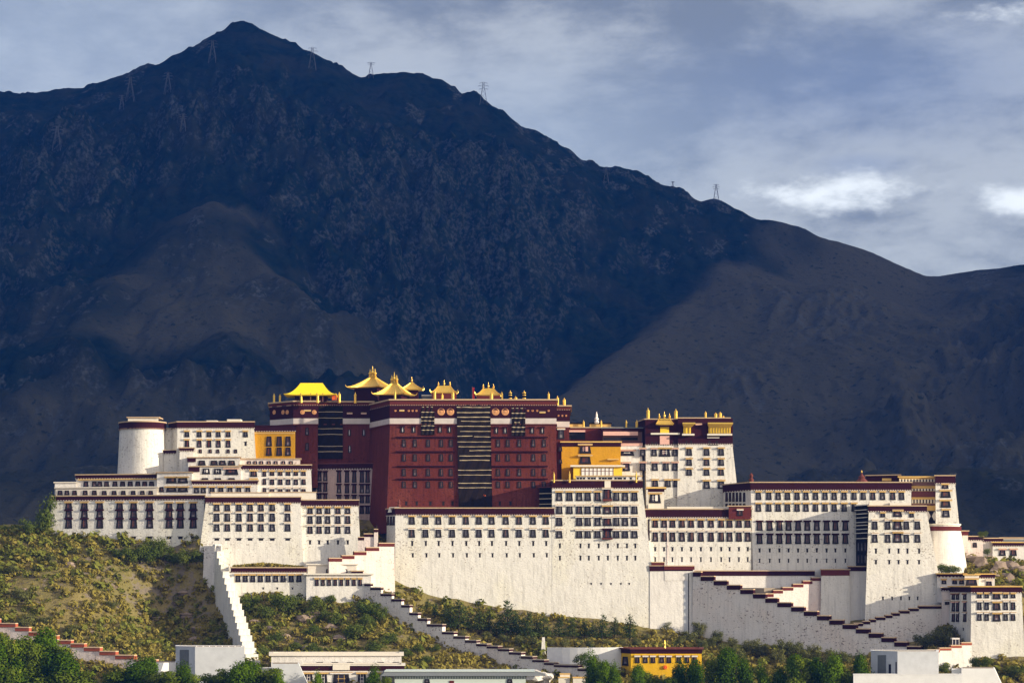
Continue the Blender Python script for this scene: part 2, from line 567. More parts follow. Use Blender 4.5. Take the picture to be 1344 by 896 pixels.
# warp the plan a little so that ridges are not ruler-straight
WX = MX + 34 * fbm(MX, MY, 240, 3, 11)
WY = MY + 34 * fbm(MX, MY, 240, 3, 23)
best = np.full(MX.shape, -500.0)
gr = np.zeros(MX.shape)
crest_d = np.full(MX.shape, 1e9)
spur_d = np.full(MX.shape, 1e9)
for ri, (pts, slope, grass, soft) in enumerate(RIDGES):
    ux, uy = (MX, MY) if ri == 0 else (WX, WY)
    hr = np.full(MX.shape, -500.0)
    for (ax, ay, az), (bx, by, bz) in zip(pts[:-1], pts[1:]):
        dx, dy = bx - ax, by - ay
        t = np.clip(((ux - ax) * dx + (uy - ay) * dy) / (dx * dx + dy * dy), 0, 1)
        d = np.hypot(ux - ax - t * dx, uy - ay - t * dy)
        h = az + t * (bz - az) - slope * (np.sqrt(d * d + soft * soft) - soft)
        hr = np.maximum(hr, h)
        if ri == 0:
            crest_d = np.minimum(crest_d, d)
        if grass >= 0.62 or (grass == 0.54):
            spur_d = np.minimum(spur_d, d)
    kk = 30.0
    hh = np.clip(0.5 + 0.5 * (hr - best) / kk, 0, 1)
    gr = gr * (1 - hh) + grass * hh
    best = best * (1 - hh) + hr * hh + (kk * hh * (1 - hh) if ri else 0)
# the ravine behind the long diagonal spur
rav = [PT(*p) for p in ((1000, 305, 2470), (955, 350, 2340), (890, 400, 2190), (808, 460, 1950), (728, 516, 1720), (640, 588, 1450))]
rd = np.full(MX.shape, 1e9)
for p_, q_ in zip(rav[:-1], rav[1:]):
    ax, ay, bx, by = p_.x - 120, p_.y + 45, q_.x - 120, q_.y + 45
    dx, dy = bx - ax, by - ay
    t = np.clip(((MX - ax) * dx + (MY - ay) * dy) / (dx * dx + dy * dy), 0, 1)
    rd = np.minimum(rd, np.hypot(MX - ax - t * dx, MY - ay - t * dy))
best -= 75 * np.exp(-(rd / 95.0) ** 2) * np.clip((crest_d - 60) / 200, 0, 1)
near = np.clip(crest_d / 420.0, 0.0, 1.0) ** 1.25
gr0 = np.clip(gr + 0.42 * fbm(MX, MY, 190, 4, 91), 0, 1)
lw = 60 * fbm(MX, MY, 120, 3, 97)
left_part = np.clip((-120 - MX) / 80, 0, 1)
gr = gr * (1 - left_part * (1 - 0.85 * np.clip((1430 - MY) / 90, 0, 1) - np.clip((MY + lw - 1440) / 70, 0, 1)))
gr = gr * (1 - np.clip((-575 + lw - MX) / 60, 0, 1) * 0.85)
gr = np.clip(gr + 0.42 * fbm(MX, MY, 190, 4, 91), 0, 1)
gr = np.clip(np.maximum(gr, (0.52 + 0.3 * fbm(MX, MY, 150, 3, 93)) * np.clip((1420 - MY) / 120, 0, 1)), 0, 1)
rough = 1.0 - 0.70 * np.maximum(gr, gr0)
rough *= 0.30 + 0.70 * np.clip((MY - 1150) / 450, 0, 1)
rough *= 0.14 + 0.86 * np.clip((spur_d - 25) / 190, 0, 1)
n1 = fbm(MX, MY, 330, 6, 41, 0.52, True)
n2 = fbm(MX, MY, 90, 5, 57, 0.55, True)
n3 = fbm(MX, MY, 28, 3, 77, 0.6)
# gullies running down the slopes
gx_ = MX + 60 * fbm(MX, MY, 300, 3, 61)
n4 = fbm(gx_, MY * 0.42, 95, 4, 67, 0.55, True)
n5 = fbm(gx_, MY * 0.5, 34, 3, 71, 0.6, True)
rock_m = np.clip((fbm(MX, MY, 300, 3, 131) * 0.9 + 0.7 * fbm(gx_, MY * 0.5, 60, 4, 151, 0.6) + 0.35 * (n4 - 0.2) - 0.16 - 0.55 * gr) * 3.0, 0, 1)
# crags: steps on the slope where rock stands out
lev = best / 34.0 + 0.9 * fbm(MX, MY, 120, 3, 171)
stepf = (np.floor(lev) + np.clip((lev - np.floor(lev)) * 3.2 - 1.1, 0, 1) - lev) * 34.0
MZ = best + near * (rough * (112 * (n1 - 0.25) + 30 * (n2 - 0.2) + 72 * (n4 - 0.2) + 24 * (n5 - 0.2))) + rough * (0.25 + 0.75 * near) * 5.0 * n3
MZ += rock_m * near * rough * stepf * 0.75 + rock_m * (0.3 + 0.7 * near) * rough * 6.0 * fbm(MX, MY, 16, 2, 191)
MZ += (1 - near) * np.clip((520 - MX) / 300, .2, 1) * (7.0 * fbm(MX, MY, 70, 4, 201, 0.6) + 20.0 * np.maximum(0, fbm(MX, MY, 44, 4, 207, .6) - .1))
foot = np.clip((MY - 560) / 260.0, 0, 1)
MZ = np.where(foot < 1, MZ * foot - 30 * (1 - foot), MZ)


def m_height(x, y):
    fx, fy = (x - mx[0]) / 3.6, (y - my[0]) / 3.6
    i, j = int(fx), int(fy)
    if not (0 <= i < len(mx) - 1 and 0 <= j < len(my) - 1):
        return 0.0
    a, b = fx - i, fy - j
    return float(MZ[j, i] * (1 - a) * (1 - b) + MZ[j, i + 1] * a * (1 - b) + MZ[j + 1, i] * (1 - a) * b + MZ[j + 1, i + 1] * a * b)


def hit(px, py, height, y0, y1, step):
    """where the line of sight through a photo point meets the land"""
    Y = y0
    while Y < y1:
        p = PT(px, py, Y)
        if height(p.x, p.y) >= p.z:
            return Vector((p.x, p.y, height(p.x, p.y)))
        Y += step
    return None


# cliffs and boulder fields where the rock breaks through
rock_extra = np.zeros(MX.shape)
for px_, py_, r_, k_ in [(70, 215, 75, 1), (112, 250, 60, 1), (40, 330, 80, .8), (80, 400, 70, .8), (335, 110, 60, .7), (240, 170, 70, .7), (370, 270, 60, .6), (545, 190, 60, .8), (655, 225, 100, 1), (715, 255, 80, 1), (600, 335, 90, .9), (565, 295, 60, .9), (545, 345, 70, .9),
                         (850, 280, 80, .8), (930, 300, 70, .8), (1090, 430, 80, .9), (1130, 395, 60, .9), (960, 500, 70, .8), (1290, 375, 60, .9), (1335, 440, 60, .7), (1240, 470, 80, .7), (300, 475, 60, .6), (400, 475, 60, .8), (1030, 400, 60, .7), (690, 490, 50, .8), (480, 420, 70, .5), (1325, 610, 120, 1), (262, 325, 60, .7), (345, 385, 60, .6), (195, 400, 60, .5), (120, 490, 90, .7), (230, 490, 90, .7), (350, 500, 90, .6), (20, 500, 60, .7)]:
    p_ = hit(px_, py_, m_height, 700, 2700, 5.0)
    if p_:
        rock_extra = np.maximum(rock_extra, k_ * np.exp(-(((MX - p_.x) / r_) ** 2 + ((MY - p_.y) / (r_ * 1.7)) ** 2)))
rx_ = np.clip(rock_extra * 1.25 + 0.55 * fbm(gx_, MY * 0.4, 45, 4, 251, 0.6) - 0.18, 0, 1)
rock_m = np.maximum(rock_m, rx_)
MZ += np.clip(rock_extra * 1.3, 0, 1) * np.clip(near * 2, 0, 1) * 16.0 * (fbm(gx_, MY * 0.35, 46, 4, 261, 0.6, True) - 0.2)


def mountain_mat():
    m, t, b = material('mountain_scrub_and_rock')
    c = t.node('ShaderNodeTexCoord').outputs['Object']
    g = t.node('ShaderNodeAttribute', attribute_name='grass').outputs['Fac']
    r = t.node('ShaderNodeAttribute', attribute_name='rock').outputs['Fac']
    geo = t.node('ShaderNodeNewGeometry')
    nz = t.sep(geo.outputs['Normal'])[2]
    n1 = t.noise(c, 0.012, 5, 0.6)
    n2 = t.noise(c, 0.06, 5, 0.65)
    n3 = t.noise(c, 0.28, 4, 0.6)
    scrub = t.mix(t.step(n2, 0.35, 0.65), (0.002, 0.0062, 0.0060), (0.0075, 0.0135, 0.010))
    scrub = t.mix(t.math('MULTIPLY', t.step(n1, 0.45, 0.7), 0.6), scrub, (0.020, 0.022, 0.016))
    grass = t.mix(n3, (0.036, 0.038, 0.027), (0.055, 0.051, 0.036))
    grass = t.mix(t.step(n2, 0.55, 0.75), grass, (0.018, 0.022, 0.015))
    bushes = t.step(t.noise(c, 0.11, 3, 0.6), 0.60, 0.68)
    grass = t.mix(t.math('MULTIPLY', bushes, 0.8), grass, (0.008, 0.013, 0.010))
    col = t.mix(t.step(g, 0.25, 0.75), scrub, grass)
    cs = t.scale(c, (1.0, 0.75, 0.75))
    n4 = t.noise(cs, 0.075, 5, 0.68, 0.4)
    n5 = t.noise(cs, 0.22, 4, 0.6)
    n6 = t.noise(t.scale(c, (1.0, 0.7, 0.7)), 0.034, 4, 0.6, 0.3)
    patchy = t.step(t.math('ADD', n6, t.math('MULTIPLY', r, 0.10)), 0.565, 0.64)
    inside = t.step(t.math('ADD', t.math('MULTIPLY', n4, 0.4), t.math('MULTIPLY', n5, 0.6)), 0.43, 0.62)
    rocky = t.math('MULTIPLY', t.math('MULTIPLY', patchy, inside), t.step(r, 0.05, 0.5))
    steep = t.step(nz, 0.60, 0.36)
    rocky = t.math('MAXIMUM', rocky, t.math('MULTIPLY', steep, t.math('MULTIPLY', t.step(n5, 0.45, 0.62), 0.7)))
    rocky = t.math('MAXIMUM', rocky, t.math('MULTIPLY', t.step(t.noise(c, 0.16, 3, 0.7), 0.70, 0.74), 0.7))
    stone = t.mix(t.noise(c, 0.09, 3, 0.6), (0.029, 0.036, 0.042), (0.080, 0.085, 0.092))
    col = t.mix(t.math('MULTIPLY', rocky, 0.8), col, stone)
    t.put(b.inputs['Base Color'], col)
    b.inputs['Roughness'].default_value = 1.0
    b.inputs['Specular IOR Level'].default_value = 0.0
    bp = t.node('ShaderNodeBump')
    bp.inputs['Strength'].default_value = 0.7
    bp.inputs['Distance'].default_value = 4.0
    t.put(bp.inputs['Height'], t.noise(c, 0.14, 5, 0.7))
    t.put(b.inputs['Normal'], bp.outputs[0])
    return m


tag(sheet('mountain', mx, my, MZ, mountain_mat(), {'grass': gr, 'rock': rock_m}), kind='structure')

# unseen cloud bank added before the low sun to shade the mountain slopes
sh = Vector((SUN.x, SUN.y, 0)).normalized()
pn = Vector((-sh.y, sh.x, 0))
cn = np.arange(330, 4200, 75.0)
cz = np.arange(560, 3300, 75.0)
CN, CZZ = np.meshgrid(cn, cz)
cb_ = 130 * fbm(CN, CZZ, 620, 4, 501, .55)
edge_ = np.clip(np.minimum.reduce([CN - 330, 4200 - 75 - CN, CZZ - 560, 3300 - 75 - CZZ]) / 350.0, 0, 1) ** .5
cm = MB()
nrow, ncol = CN.shape
for side in (1, -1):
    dep = 5200 + side * edge_ * (240 + side * cb_ + 60 * fbm(CN, CZZ, 200, 2, 511))
    for r_ in range(nrow):
        for c_ in range(ncol):
            p_ = sh * float(dep[r_, c_]) + pn * float(CN[r_, c_])
            cm.v.append((p_.x, p_.y, float(CZZ[r_, c_])))
    o_ = 0 if side == 1 else nrow * ncol
    for r_ in range(nrow - 1):
        for c_ in range(ncol - 1):
            a_ = o_ + r_ * ncol + c_
            cm.f.append((a_, a_ + 1, a_ + ncol + 1, a_ + ncol) if side == 1 else (a_, a_ + ncol, a_ + ncol + 1, a_ + 1))
            cm.m.append(0)
cloud_m, t_, b_ = material('shade_cloud_white')
b_.inputs['Base Color'].default_value = (.8, .8, .82, 1)
b_.inputs['Roughness'].default_value = 1.0
tb_ = t_.node('ShaderNodeBsdfTransparent')
mb_ = t_.node('ShaderNodeMixShader')
mb_.inputs[0].default_value = 0.33       # lets a little sun through to bring out the slopes' relief
t_.l.new(b_.outputs[0], mb_.inputs[1])
t_.l.new(tb_.outputs[0], mb_.inputs[2])
t_.l.new(mb_.outputs[0], cloud_m.node_tree.nodes['Material Output'].inputs[0])
tag(cm.build('cloud', cloud_m, smooth=True), kind='structure')

# ------------------------------------------------------------------ the palace hill
hp = [(-60, 704, 24), (0, 706, 20), (45, 703, 19), (68, 711, 15.5), (120, 714, 11), (170, 717, 9), (262, 722, 4), (0, 690, 40), (45, 690, 40),
      (-60, 765, -22), (0, 762, -22), (100, 765, -22), (200, 790, -4), (262, 774, -1), (262, 800, -6), (232, 806, -5), (225, 760, 3), (180, 745, 2),
      (0, 822, -49), (60, 836, -54), (130, 855, -61), (200, 870, -68), (240, 876, -72), (-40, 832, -57), (0, 840, -58), (60, 856, -63), (130, 874, -70), (200, 888, -78), (276, 862, -36), (250, 832, -17), (215, 845, -34),
      (310, 785, -13), (400, 785, -15), (490, 797, -19), (330, 832, -38), (420, 828, -38), (500, 828, -38), (560, 846, -42),
      (350, 872, -62), (450, 866, -62), (540, 872, -62), (640, 884, -62),
      (300, 770, 2), (400, 765, 2), (470, 752, 4),
      (500, 768, -6), (525, 775, -4), (560, 797, -7), (620, 813, -9), (700, 824, -9), (800, 832, -9), (860, 834, -6), (910, 838, -4),
      (600, 834, -24), (680, 852, -36), (800, 853, -36), (900, 850, -24), (760, 882, -60), (900, 888, -62), (1000, 884, -50),
      (985, 853, -16), (1040, 860, -24), (1100, 872, -34), (1200, 868, -46), (1150, 845, -22), (1240, 842, -32), (1225, 835, -22), (1275, 872, -50), (1344, 874, -52), (1420, 880, -50),
      (1262, 752, 12), (1290, 742, 14), (1344, 742, 26), (1400, 745, 26), (1344, 772, -12), (1420, 775, -10), (1310, 770, -16)]
hpts = [tuple(PT(*p)) for p in hp]
hpts += [(-150, 50, 58), (-80, 50, 70), (0, 50, 72), (80, 50, 66), (140, 40, 52), (200, 60, 48),
         (-260, 40, 30), (-340, 0, 2), (-340, -100, 0), (-330, 120, 0), (-200, 120, 24), (0, 130, 30), (200, 130, 24), (330, 120, 4), (340, 0, 8), (340, -100, 0), (270, 30, 34),
         (-260, -100, 2), (-200, -115, 0.5), (-100, -110, 1), (0, -110, 0.5), (100, -110, 0.5), (200, -110, 0.5), (260, -110, 0),
         (-200, 200, 0), (0, 210, 0), (200, 200, 0), (-300, 220, -2), (300, 220, -2), (-340, -160, -2), (-100, -160, -2), (100, -160, -2), (340, -160, -2)]
HP = np.array(hpts)


def tps(a, b):
    r2 = ((a[:, None, :] - b[None, :, :]) ** 2).sum(-1)
    return 0.5 * r2 * np.log(r2 + 1e-9)


hn = len(HP)
sc_ = HP[:, :2] / 100.0
A = np.zeros((hn + 3, hn + 3))
A[:hn, :hn] = tps(sc_, sc_) + np.eye(hn) * 0.002
A[:hn, hn] = 1
A[:hn, hn + 1:] = sc_
A[hn:, :hn] = A[:hn, hn:].T
W = np.linalg.solve(A, np.concatenate([HP[:, 2], np.zeros(3)]))
hx = np.arange(-346, 347, 2.0)
hy = np.arange(-166, 232, 2.0)
HX, HY = np.meshgrid(hx, hy)
q = np.stack([HX.ravel(), HY.ravel()], -1) / 100.0
HZ = (tps(q, sc_) @ W[:hn] + W[hn] + q @ W[hn + 1:]).reshape(HX.shape)
edge = np.clip(np.minimum.reduce([HX + 346, 346 - HX, HY + 166, 232 - HY]) / 40.0, 0, 1)
HZ = np.clip(HZ, -2, 90) * edge - 2.0 * (1 - edge)
HZ += np.clip(HZ / 8, 0, 1) * (1.5 * fbm(HX, HY, 26, 4, 301, 0.6) + 0.9 * fbm(HX, HY, 9, 2, 307))


def h_height(x, y):
    fx, fy = (x - hx[0]) / 2.0, (y - hy[0]) / 2.0
    i, j = int(fx), int(fy)
    if not (0 <= i < len(hx) - 1 and 0 <= j < len(hy) - 1):
        return 0.0
    a, b = fx - i, fy - j
    return max(0.0, float(HZ[j, i] * (1 - a) * (1 - b) + HZ[j, i + 1] * a * (1 - b) + HZ[j + 1, i] * (1 - a) * b + HZ[j + 1, i + 1] * a * b))


def hill_mat():
    m, t, b = material('dry_hillside')
    c = t.node('ShaderNodeTexCoord').outputs['Object']
    n1 = t.noise(c, 0.035, 4, 0.6)
    n2 = t.noise(c, 0.22, 5, 0.65)
    n3 = t.noise(c, 1.3, 3, 0.6)
    col = t.mix(t.step(n1, 0.35, 0.65), (0.225, 0.178, 0.068), (0.165, 0.142, 0.052))
    col = t.mix(t.step(n2, 0.48, 0.66), col, (0.105, 0.085, 0.045))
    col = t.mix(t.math('MULTIPLY', t.step(n3, 0.58, 0.72), 0.7), col, (0.31, 0.25, 0.09))
    nz = t.sep(t.node('ShaderNodeNewGeometry').outputs['Normal'])[2]
    rock = t.math('MULTIPLY', t.step(t.math('ADD', n2, t.math('MULTIPLY', t.step(nz, 0.85, 0.6), 0.12)), 0.60, 0.68), 0.75)
    col = t.mix(rock, col, (0.20, 0.165, 0.13))
    t.put(b.inputs['Base Color'], col)
    b.inputs['Roughness'].default_value = 1.0
    b.inputs['Specular IOR Level'].default_value = 0.0
    bp = t.node('ShaderNodeBump')
    bp.inputs['Strength'].default_value = 0.8
    bp.inputs['Distance'].default_value = 0.8
    t.put(bp.inputs['Height'], t.noise(c, 0.7, 5, 0.65))
    t.put(b.inputs['Normal'], bp.outputs[0])
    return m


tag(sheet('hill', hx, hy, HZ, hill_mat()), kind='structure')
# ------------------------------------------------------------------ building kit
def offset_poly(poly, ds):
    """move every edge of a counter-clockwise polygon outwards by its own distance"""
    n = len(poly)
    if not isinstance(ds, (list, tuple)):
        ds = [ds] * n
    lines = []
    for k in range(n):
        (ax, ay), (bx, by) = poly[k], poly[(k + 1) % n]
        dx, dy = bx - ax, by - ay
        L = math.hypot(dx, dy)
        nx, ny = dy / L, -dx / L
        lines.append((ax + nx * ds[k], ay + ny * ds[k], dx / L, dy / L))
    res = []
    for k in range(n):
        x1, y1, dx1, dy1 = lines[k - 1]
        x2, y2, dx2, dy2 = lines[k]
        den = dx1 * dy2 - dy1 * dx2
        if abs(den) < 1e-4:
            res.append((x2, y2))
        else:
            t = ((x2 - x1) * dy2 - (y2 - y1) * dx2) / den
            res.append((x1 + t * dx1, y1 + t * dy1))
    return res


EYE = Vector((0, -D, CZ))
WIN = {}


def trap(w0, w1, h, z0=0.0):
    return [(-w0, z0), (w0, z0), (w1, z0 + h), (-w1, z0 + h)]


WRND = random.Random(77)


def window_meshes(w, h, aw, lat, depth):
    var = WRND.choice((0, 0, 0, 1, 1, 2, 3))
    key = (round(w, 1), round(h, 1), aw, lat, depth, var)
    if key in WIN:
        return WIN[key]
    w, h = key[0], key[1]
    # surround: wider at the sill, standing a hand's breadth proud of the wall
    b = MB()
    out = trap(w * 0.57, w * 0.43, h)
    t = min(0.32 * w, 0.17 * w + 0.15)
    inn = trap(w * 0.57 - t * 1.1, w * 0.43 - t * .9, h - 1.5 * t, t * 0.9)
    yf, yb = -0.24, 0.30
    for k in range(4):
        j = (k + 1) % 4
        o0, o1, i0, i1 = out[k], out[j], inn[k], inn[j]
        b.face([(o0[0], yf, o0[1]), (o1[0], yf, o1[1]), (i1[0], yf, i1[1]), (i0[0], yf, i0[1])])
        b.face([(o0[0], yb, o0[1]), (o1[0], yb, o1[1]), (o1[0], yf, o1[1]), (o0[0], yf, o0[1])])
        b.face([(i0[0], yf, i0[1]), (i1[0], yf, i1[1]), (i1[0], yb, i1[1]), (i0[0], yb, i0[1])])
    sur = b.mesh('window', M['black'])
    p = MB()
    p.face([(inn[0][0], -0.06, inn[0][1]), (inn[1][0], -0.06, inn[1][1]), (inn[2][0], -0.06, inn[2][1]), (inn[3][0], -0.06, inn[3][1])], 0)
    if lat:
        iw = w * 0.45 - t * .95
        z0, z1 = inn[0][1], inn[2][1]
        for fx in ((-0.33, 0.33) if w > 1.9 else (0.0,)):
            p.box(iw * 2 * fx - 0.07, iw * 2 * fx + 0.07, -0.13, -0.07, z0, z1, 1)
        for fz in ((0.36, 0.70) if h > 2.6 else (0.5,)):
            zz_ = z0 + (z1 - z0) * fz
            p.box(-iw * 0.97, iw * 0.97, -0.14, -0.08, zz_ - 0.07, zz_ + 0.07, 1)
    iw_, za_, zb_ = w * 0.5 - t, inn[0][1], inn[2][1]
    if var == 1:      # a pale half curtain behind the glass
        p.box(-iw_ * .85, iw_ * .85, -0.068, -0.062, za_ + .1, za_ + (zb_ - za_) * .42, 2)
    elif var == 2:    # one open casement
        p.box(iw_ * .1, iw_ * .9, -0.30, -0.20, za_ + .1, zb_ - .1, 1)
    elif var == 3:
        p.box(-iw_ * .85, -iw_ * .05, -0.068, -0.062, za_ + .1, zb_ - .1, 3)
    pane = p.mesh('pane', [M['glass'], M[lat or 'wood'], M['curtain_pale'], M['lintel']])
    awn = None
    if aw:
        a = MB()
        hw = w * 0.70
        a.prism([(-hw, -depth), (hw, -depth), (hw, 0.25), (-hw, 0.25)], h + 0.10, [(-hw * .96, -depth * .9), (hw * .96, -depth * .9), (hw * .96, 0.25), (-hw * .96, 0.25)], h + 0.38, 1)
        a.box(-hw * 0.96, hw * 0.96, -depth * 0.86, -depth * 0.80, h - 0.30, h + 0.10, 0)
        a.box(-hw * 0.8, hw * 0.8, -depth * 0.55, 0.2, h - 0.12, h + 0.098, 2)
        awn = a.mesh('awning', [M[aw], M['tan'] if aw != 'maroon' else M['maroon'], M['lintel']])
    WIN[key] = (sur, pane, awn)
    return WIN[key]


class Block:
    def __init__(self, name, label, cat, top, py_top, py_base, wall='white', batter=0.07, ref=0, group=None, parent=None, part='wall', roof=True):
        self.Y = top[ref][1]
        self.zt = ZP(py_top, self.Y)
        self.zb = ZP(py_base, self.Y)
        self.top = [(XP(px, Y), Y) for px, Y in top]
        n = len(self.top)
        bt = batter if isinstance(batter, (list, tuple)) else [batter] * n
        self.bt = list(bt) + [0.0] * (n - len(bt))
        h = self.zt - self.zb
        self.base = offset_poly(self.top, [q * h for q in self.bt])
        if parent is None:
            cx = sum(p[0] for p in self.base) / n
            cy = sum(p[1] for p in self.base) / n
            self.t = thing(name, label, cat, (cx, cy, self.zb), group)
        else:
            self.t = parent
        b = MB()
        b.prism(self.base, self.zb, self.top, self.zt)
        self.wall = b.build(part, M[wall], self.t)
        if roof:
            r = MB()
            ins = offset_poly(self.top, -0.35)
            r.prism(ins, self.zt - 0.2, ins, self.zt + 0.06)
            r.build('roof', M['roof'], self.t)

    def poly(self, z, out=0.0):
        h = self.zt - z
        return offset_poly(self.top, [q * h + out for q in self.bt])

    def z(self, py):
        return ZP(py, self.Y)

    def band(self, py0, py1, mat='maroon', out=0.18, name='parapet'):
        z1, z0 = self.z(py0), self.z(py1)
        b = MB()
        b.ring(self.poly(z0, out), self.poly(z0, -0.5), z0, z1)
        return b.build(name, M[mat] if isinstance(mat, str) else mat, self.t)

    def cornice(self, py=None, th=0.42, out=0.6, mat='tan', name='cornice', inner=-0.9):
        z = self.zt if py is None else self.z(py)
        b = MB()
        b.ring(self.poly(z, out), self.poly(z, inner), z + 0.01, z + th)
        return b.build(name, M[mat], self.t)

    def plane(self, e):
        n = len(self.top)
        a, c = self.base[e], self.base[(e + 1) % n]
        p0 = Vector((a[0], a[1], self.zb))
        p1 = Vector((c[0], c[1], self.zb))
        q0 = Vector((self.top[e][0], self.top[e][1], self.zt))
        T = (p1 - p0).normalized()
        N = T.cross(q0 - p0).normalized()      # outward for counter-clockwise order
        return p0, T, N

    def at(self, e, px, py):
        p0, T, N = self.plane(e)
        d = PT(px, py, 0) - EYE
        t = (p0 - EYE).dot(N) / d.dot(N)
        return EYE + d * t

    def frame(self, e):
        p0, T, N = self.plane(e)
        Yv = -N
        Zv = T.cross(Yv)
        return Matrix((T, Yv, Zv)).transposed().to_3x3()

    def windows(self, e, cols, rows, w=7.5, aw='offwhite', lat='frame_pale', depth=0.8, name='window', skip=()):
        fr = self.frame(e)
        off = Vector(WORLD_LOC[self.t.name])
        p0, T, N = self.plane(e)
        for ri, (y0, y1) in enumerate(rows):
            a_ = aw[ri] if isinstance(aw, (list, tuple)) else aw
            for ci, px in enumerate(cols):
                if (ri, ci) in skip:
                    continue
                top, bot = self.at(e, px, y0), self.at(e, px, y1)
                h = (top - bot).length
                fx = (self.at(e, px + 1, y1) - self.at(e, px - 1, y1)).length / 2
                sur, pane, awn = window_meshes(w * fx, h, a_, lat, depth)
                o = obj(name, sur, self.t)
                o.matrix_local = Matrix.Translation(bot - off) @ fr.to_4x4()
                obj('pane', pane, o)
                if awn:
                    obj('awning', awn, o)

    def slits(self, e, cols, rows, w=2.2, name='vent_slit'):
        fr = self.frame(e)
        off = Vector(WORLD_LOC[self.t.name])
        for (y0, y1) in rows:
            for px in cols:
                top, bot = self.at(e, px, y0), self.at(e, px, y1)
                h = round((top - bot).length, 1)
                key = ('slit', round(w, 1), h)
                if key not in WIN:
                    b = MB()
                    ww = w * K
                    for x0, x1, z0, z1 in ((-ww * .5, ww * .5, 0, h), (-ww * .75, ww * .75, h, h + 0.2)):
                        b.box(x0, x1, -0.16 if z0 else -0.05, 0.3, z0, z1 - 0.002)
                    WIN[key] = b.mesh(name, M['black'])
                o = obj(name, WIN[key], self.t)
                o.matrix_local = Matrix.Translation(bot - off) @ fr.to_4x4()

    def ledge(self, e, px0, px1, py, th=0.35, depth=0.7, mat='lintel', name='ledge'):
        """a long shelf along one wall"""
        a, c = self.at(e, px0, py), self.at(e, px1, py)
        p0, T, N = self.plane(e)
        nh = Vector((N.x, N.y, 0)).normalized()
        b = MB()
        A, B = a - nh * 0.3, c - nh * 0.3
        A2, B2 = a + nh * depth, c + nh * depth
        b.prism([(A2.x, A2.y), (B2.x, B2.y), (B.x, B.y), (A.x, A.y)], a.z, [(A2.x, A2.y), (B2.x, B2.y), (B.x, B.y), (A.x, A.y)], a.z + th)
        return b.build(name, M[mat], self.t)

    def panel(self, e, px0, px1, py0, py1, mat, out=0.15, name='panel', parent=None):
        """a slab lying on one wall between photo columns px0..px1 and rows py0..py1"""
        c = [self.at(e, px0, py1), self.at(e, px1, py1), self.at(e, px1, py0), self.at(e, px0, py0)]
        p0, T, N = self.plane(e)
        b = MB()
        f, g = [q + N * out for q in c], [q - N * 0.25 for q in c]
        b.face(f)
        for k in range(4):
            j = (k + 1) % 4
            b.face([g[k], g[j], f[j], f[k]])
        o = b.build(name, M[mat], None)
        if parent is None:
            parent = self.t
        o.data.transform(Matrix.Translation(-Vector(WORLD_LOC[self.t.name])))
        o.parent = self.t
        return o

    def disc(self, e, px, py, rpx, mat='medallion', name='medallion'):
        c = self.at(e, px, py)
        p0, T, N = self.plane(e)
        q = N.to_track_quat('Z', 'Y')
        b = MB()
        r = rpx * K * (self.Y + D) / D
        prof = [(r, -0.1), (r, 0.55), (r * 0.82, 0.65), (r * 0.78, 0.56), (r * 0.34, 0.56), (r * 0.3, 0.7), (0.02, 0.75)]
        b.lathe(prof, n=18)
        b.v = [tuple(c + q @ Vector(v)) for v in b.v]
        return b.build(name, M[mat], self.t)

    def curtain(self, e, px0, px1, py0, py1, lines, seed=0, out=0.55, slope=0.0, name='curtain'):
        """black yak-hair hanging with pale woven lines, sagging a little between its ties"""
        r = random.Random(seed)
        p0, T, N = self.plane(e)
        b = MB()
        n = 12
        ys = [py0 + (py1 - py0) * k / 14 for k in range(15)]

        def pt(u, y, o):
            s = slope * (y - py0)
            return self.at(e, px0 + s + (px1 - px0) * u, y) + N * (o + 0.14 * math.sin(u * 19 + y * 0.23 + seed))
        for a in range(14):
            for k in range(n):
                b.face([pt(k / n, ys[a + 1], out), pt((k + 1) / n, ys[a + 1], out), pt((k + 1) / n, ys[a], out), pt(k / n, ys[a], out)], 0)
        for u in (0, 1):
            b.face([self.at(e, px0 + (px1 - px0) * u, py0), self.at(e, px0 + (px1 - px0) * u + slope * (py1 - py0), py1), pt(u, py1, out), pt(u, py0, out)], 0)
        b.face([self.at(e, px0, py0), self.at(e, px1, py0), pt(1, py0, out), pt(0, py0, out)], 0)
        for L in lines:
            y, u0, u1 = L if isinstance(L, tuple) else (L, 0.0, 1.0)
            ph = r.uniform(0, 6)
            amp = r.uniform(0.02, 0.22)
            th = r.uniform(0.32, 0.48)
            for k in range(n):
                a0, a1 = u0 + (u1 - u0) * k / n, u0 + (u1 - u0) * (k + 1) / n
                s0 = amp * math.sin(ph + a0 * 6.3)
                s1 = amp * math.sin(ph + a1 * 6.3)
                b.face([pt(a0, y + s0 + th, out + .06), pt(a1, y + s1 + th, out + .06), pt(a1, y + s1 - th, out + .06), pt(a0, y + s0 - th, out + .06)], 1)
        return b.build(name, [M['yak'], M['yakline']], self.t)


def house(name, label, top, py_top, py_band, py_base, cat='building', wall='white', batter=0.07, ref=0, group=None, band='maroon', corn='tan', beams='beams', th=0.42, out=0.55, roof=True):
    """a whitewashed block with the dark frieze under its flat roof"""
    B = Block(name, label, cat, top, py_top, py_base, wall, batter, ref, group, roof=roof)
    if py_band:
        B.band(py_top, py_band - 0.9 if beams else py_band, band)
        if beams:
            B.band(py_band - 0.9, py_band, beams, 0.32, 'beam_row')
    if corn:
        B.cornice(th=th, out=out, mat=corn)
    return B


def steps_y(n, y0, y1):
    return [y0 + (y1 - y0) * k / (n - 1) for k in range(n)]


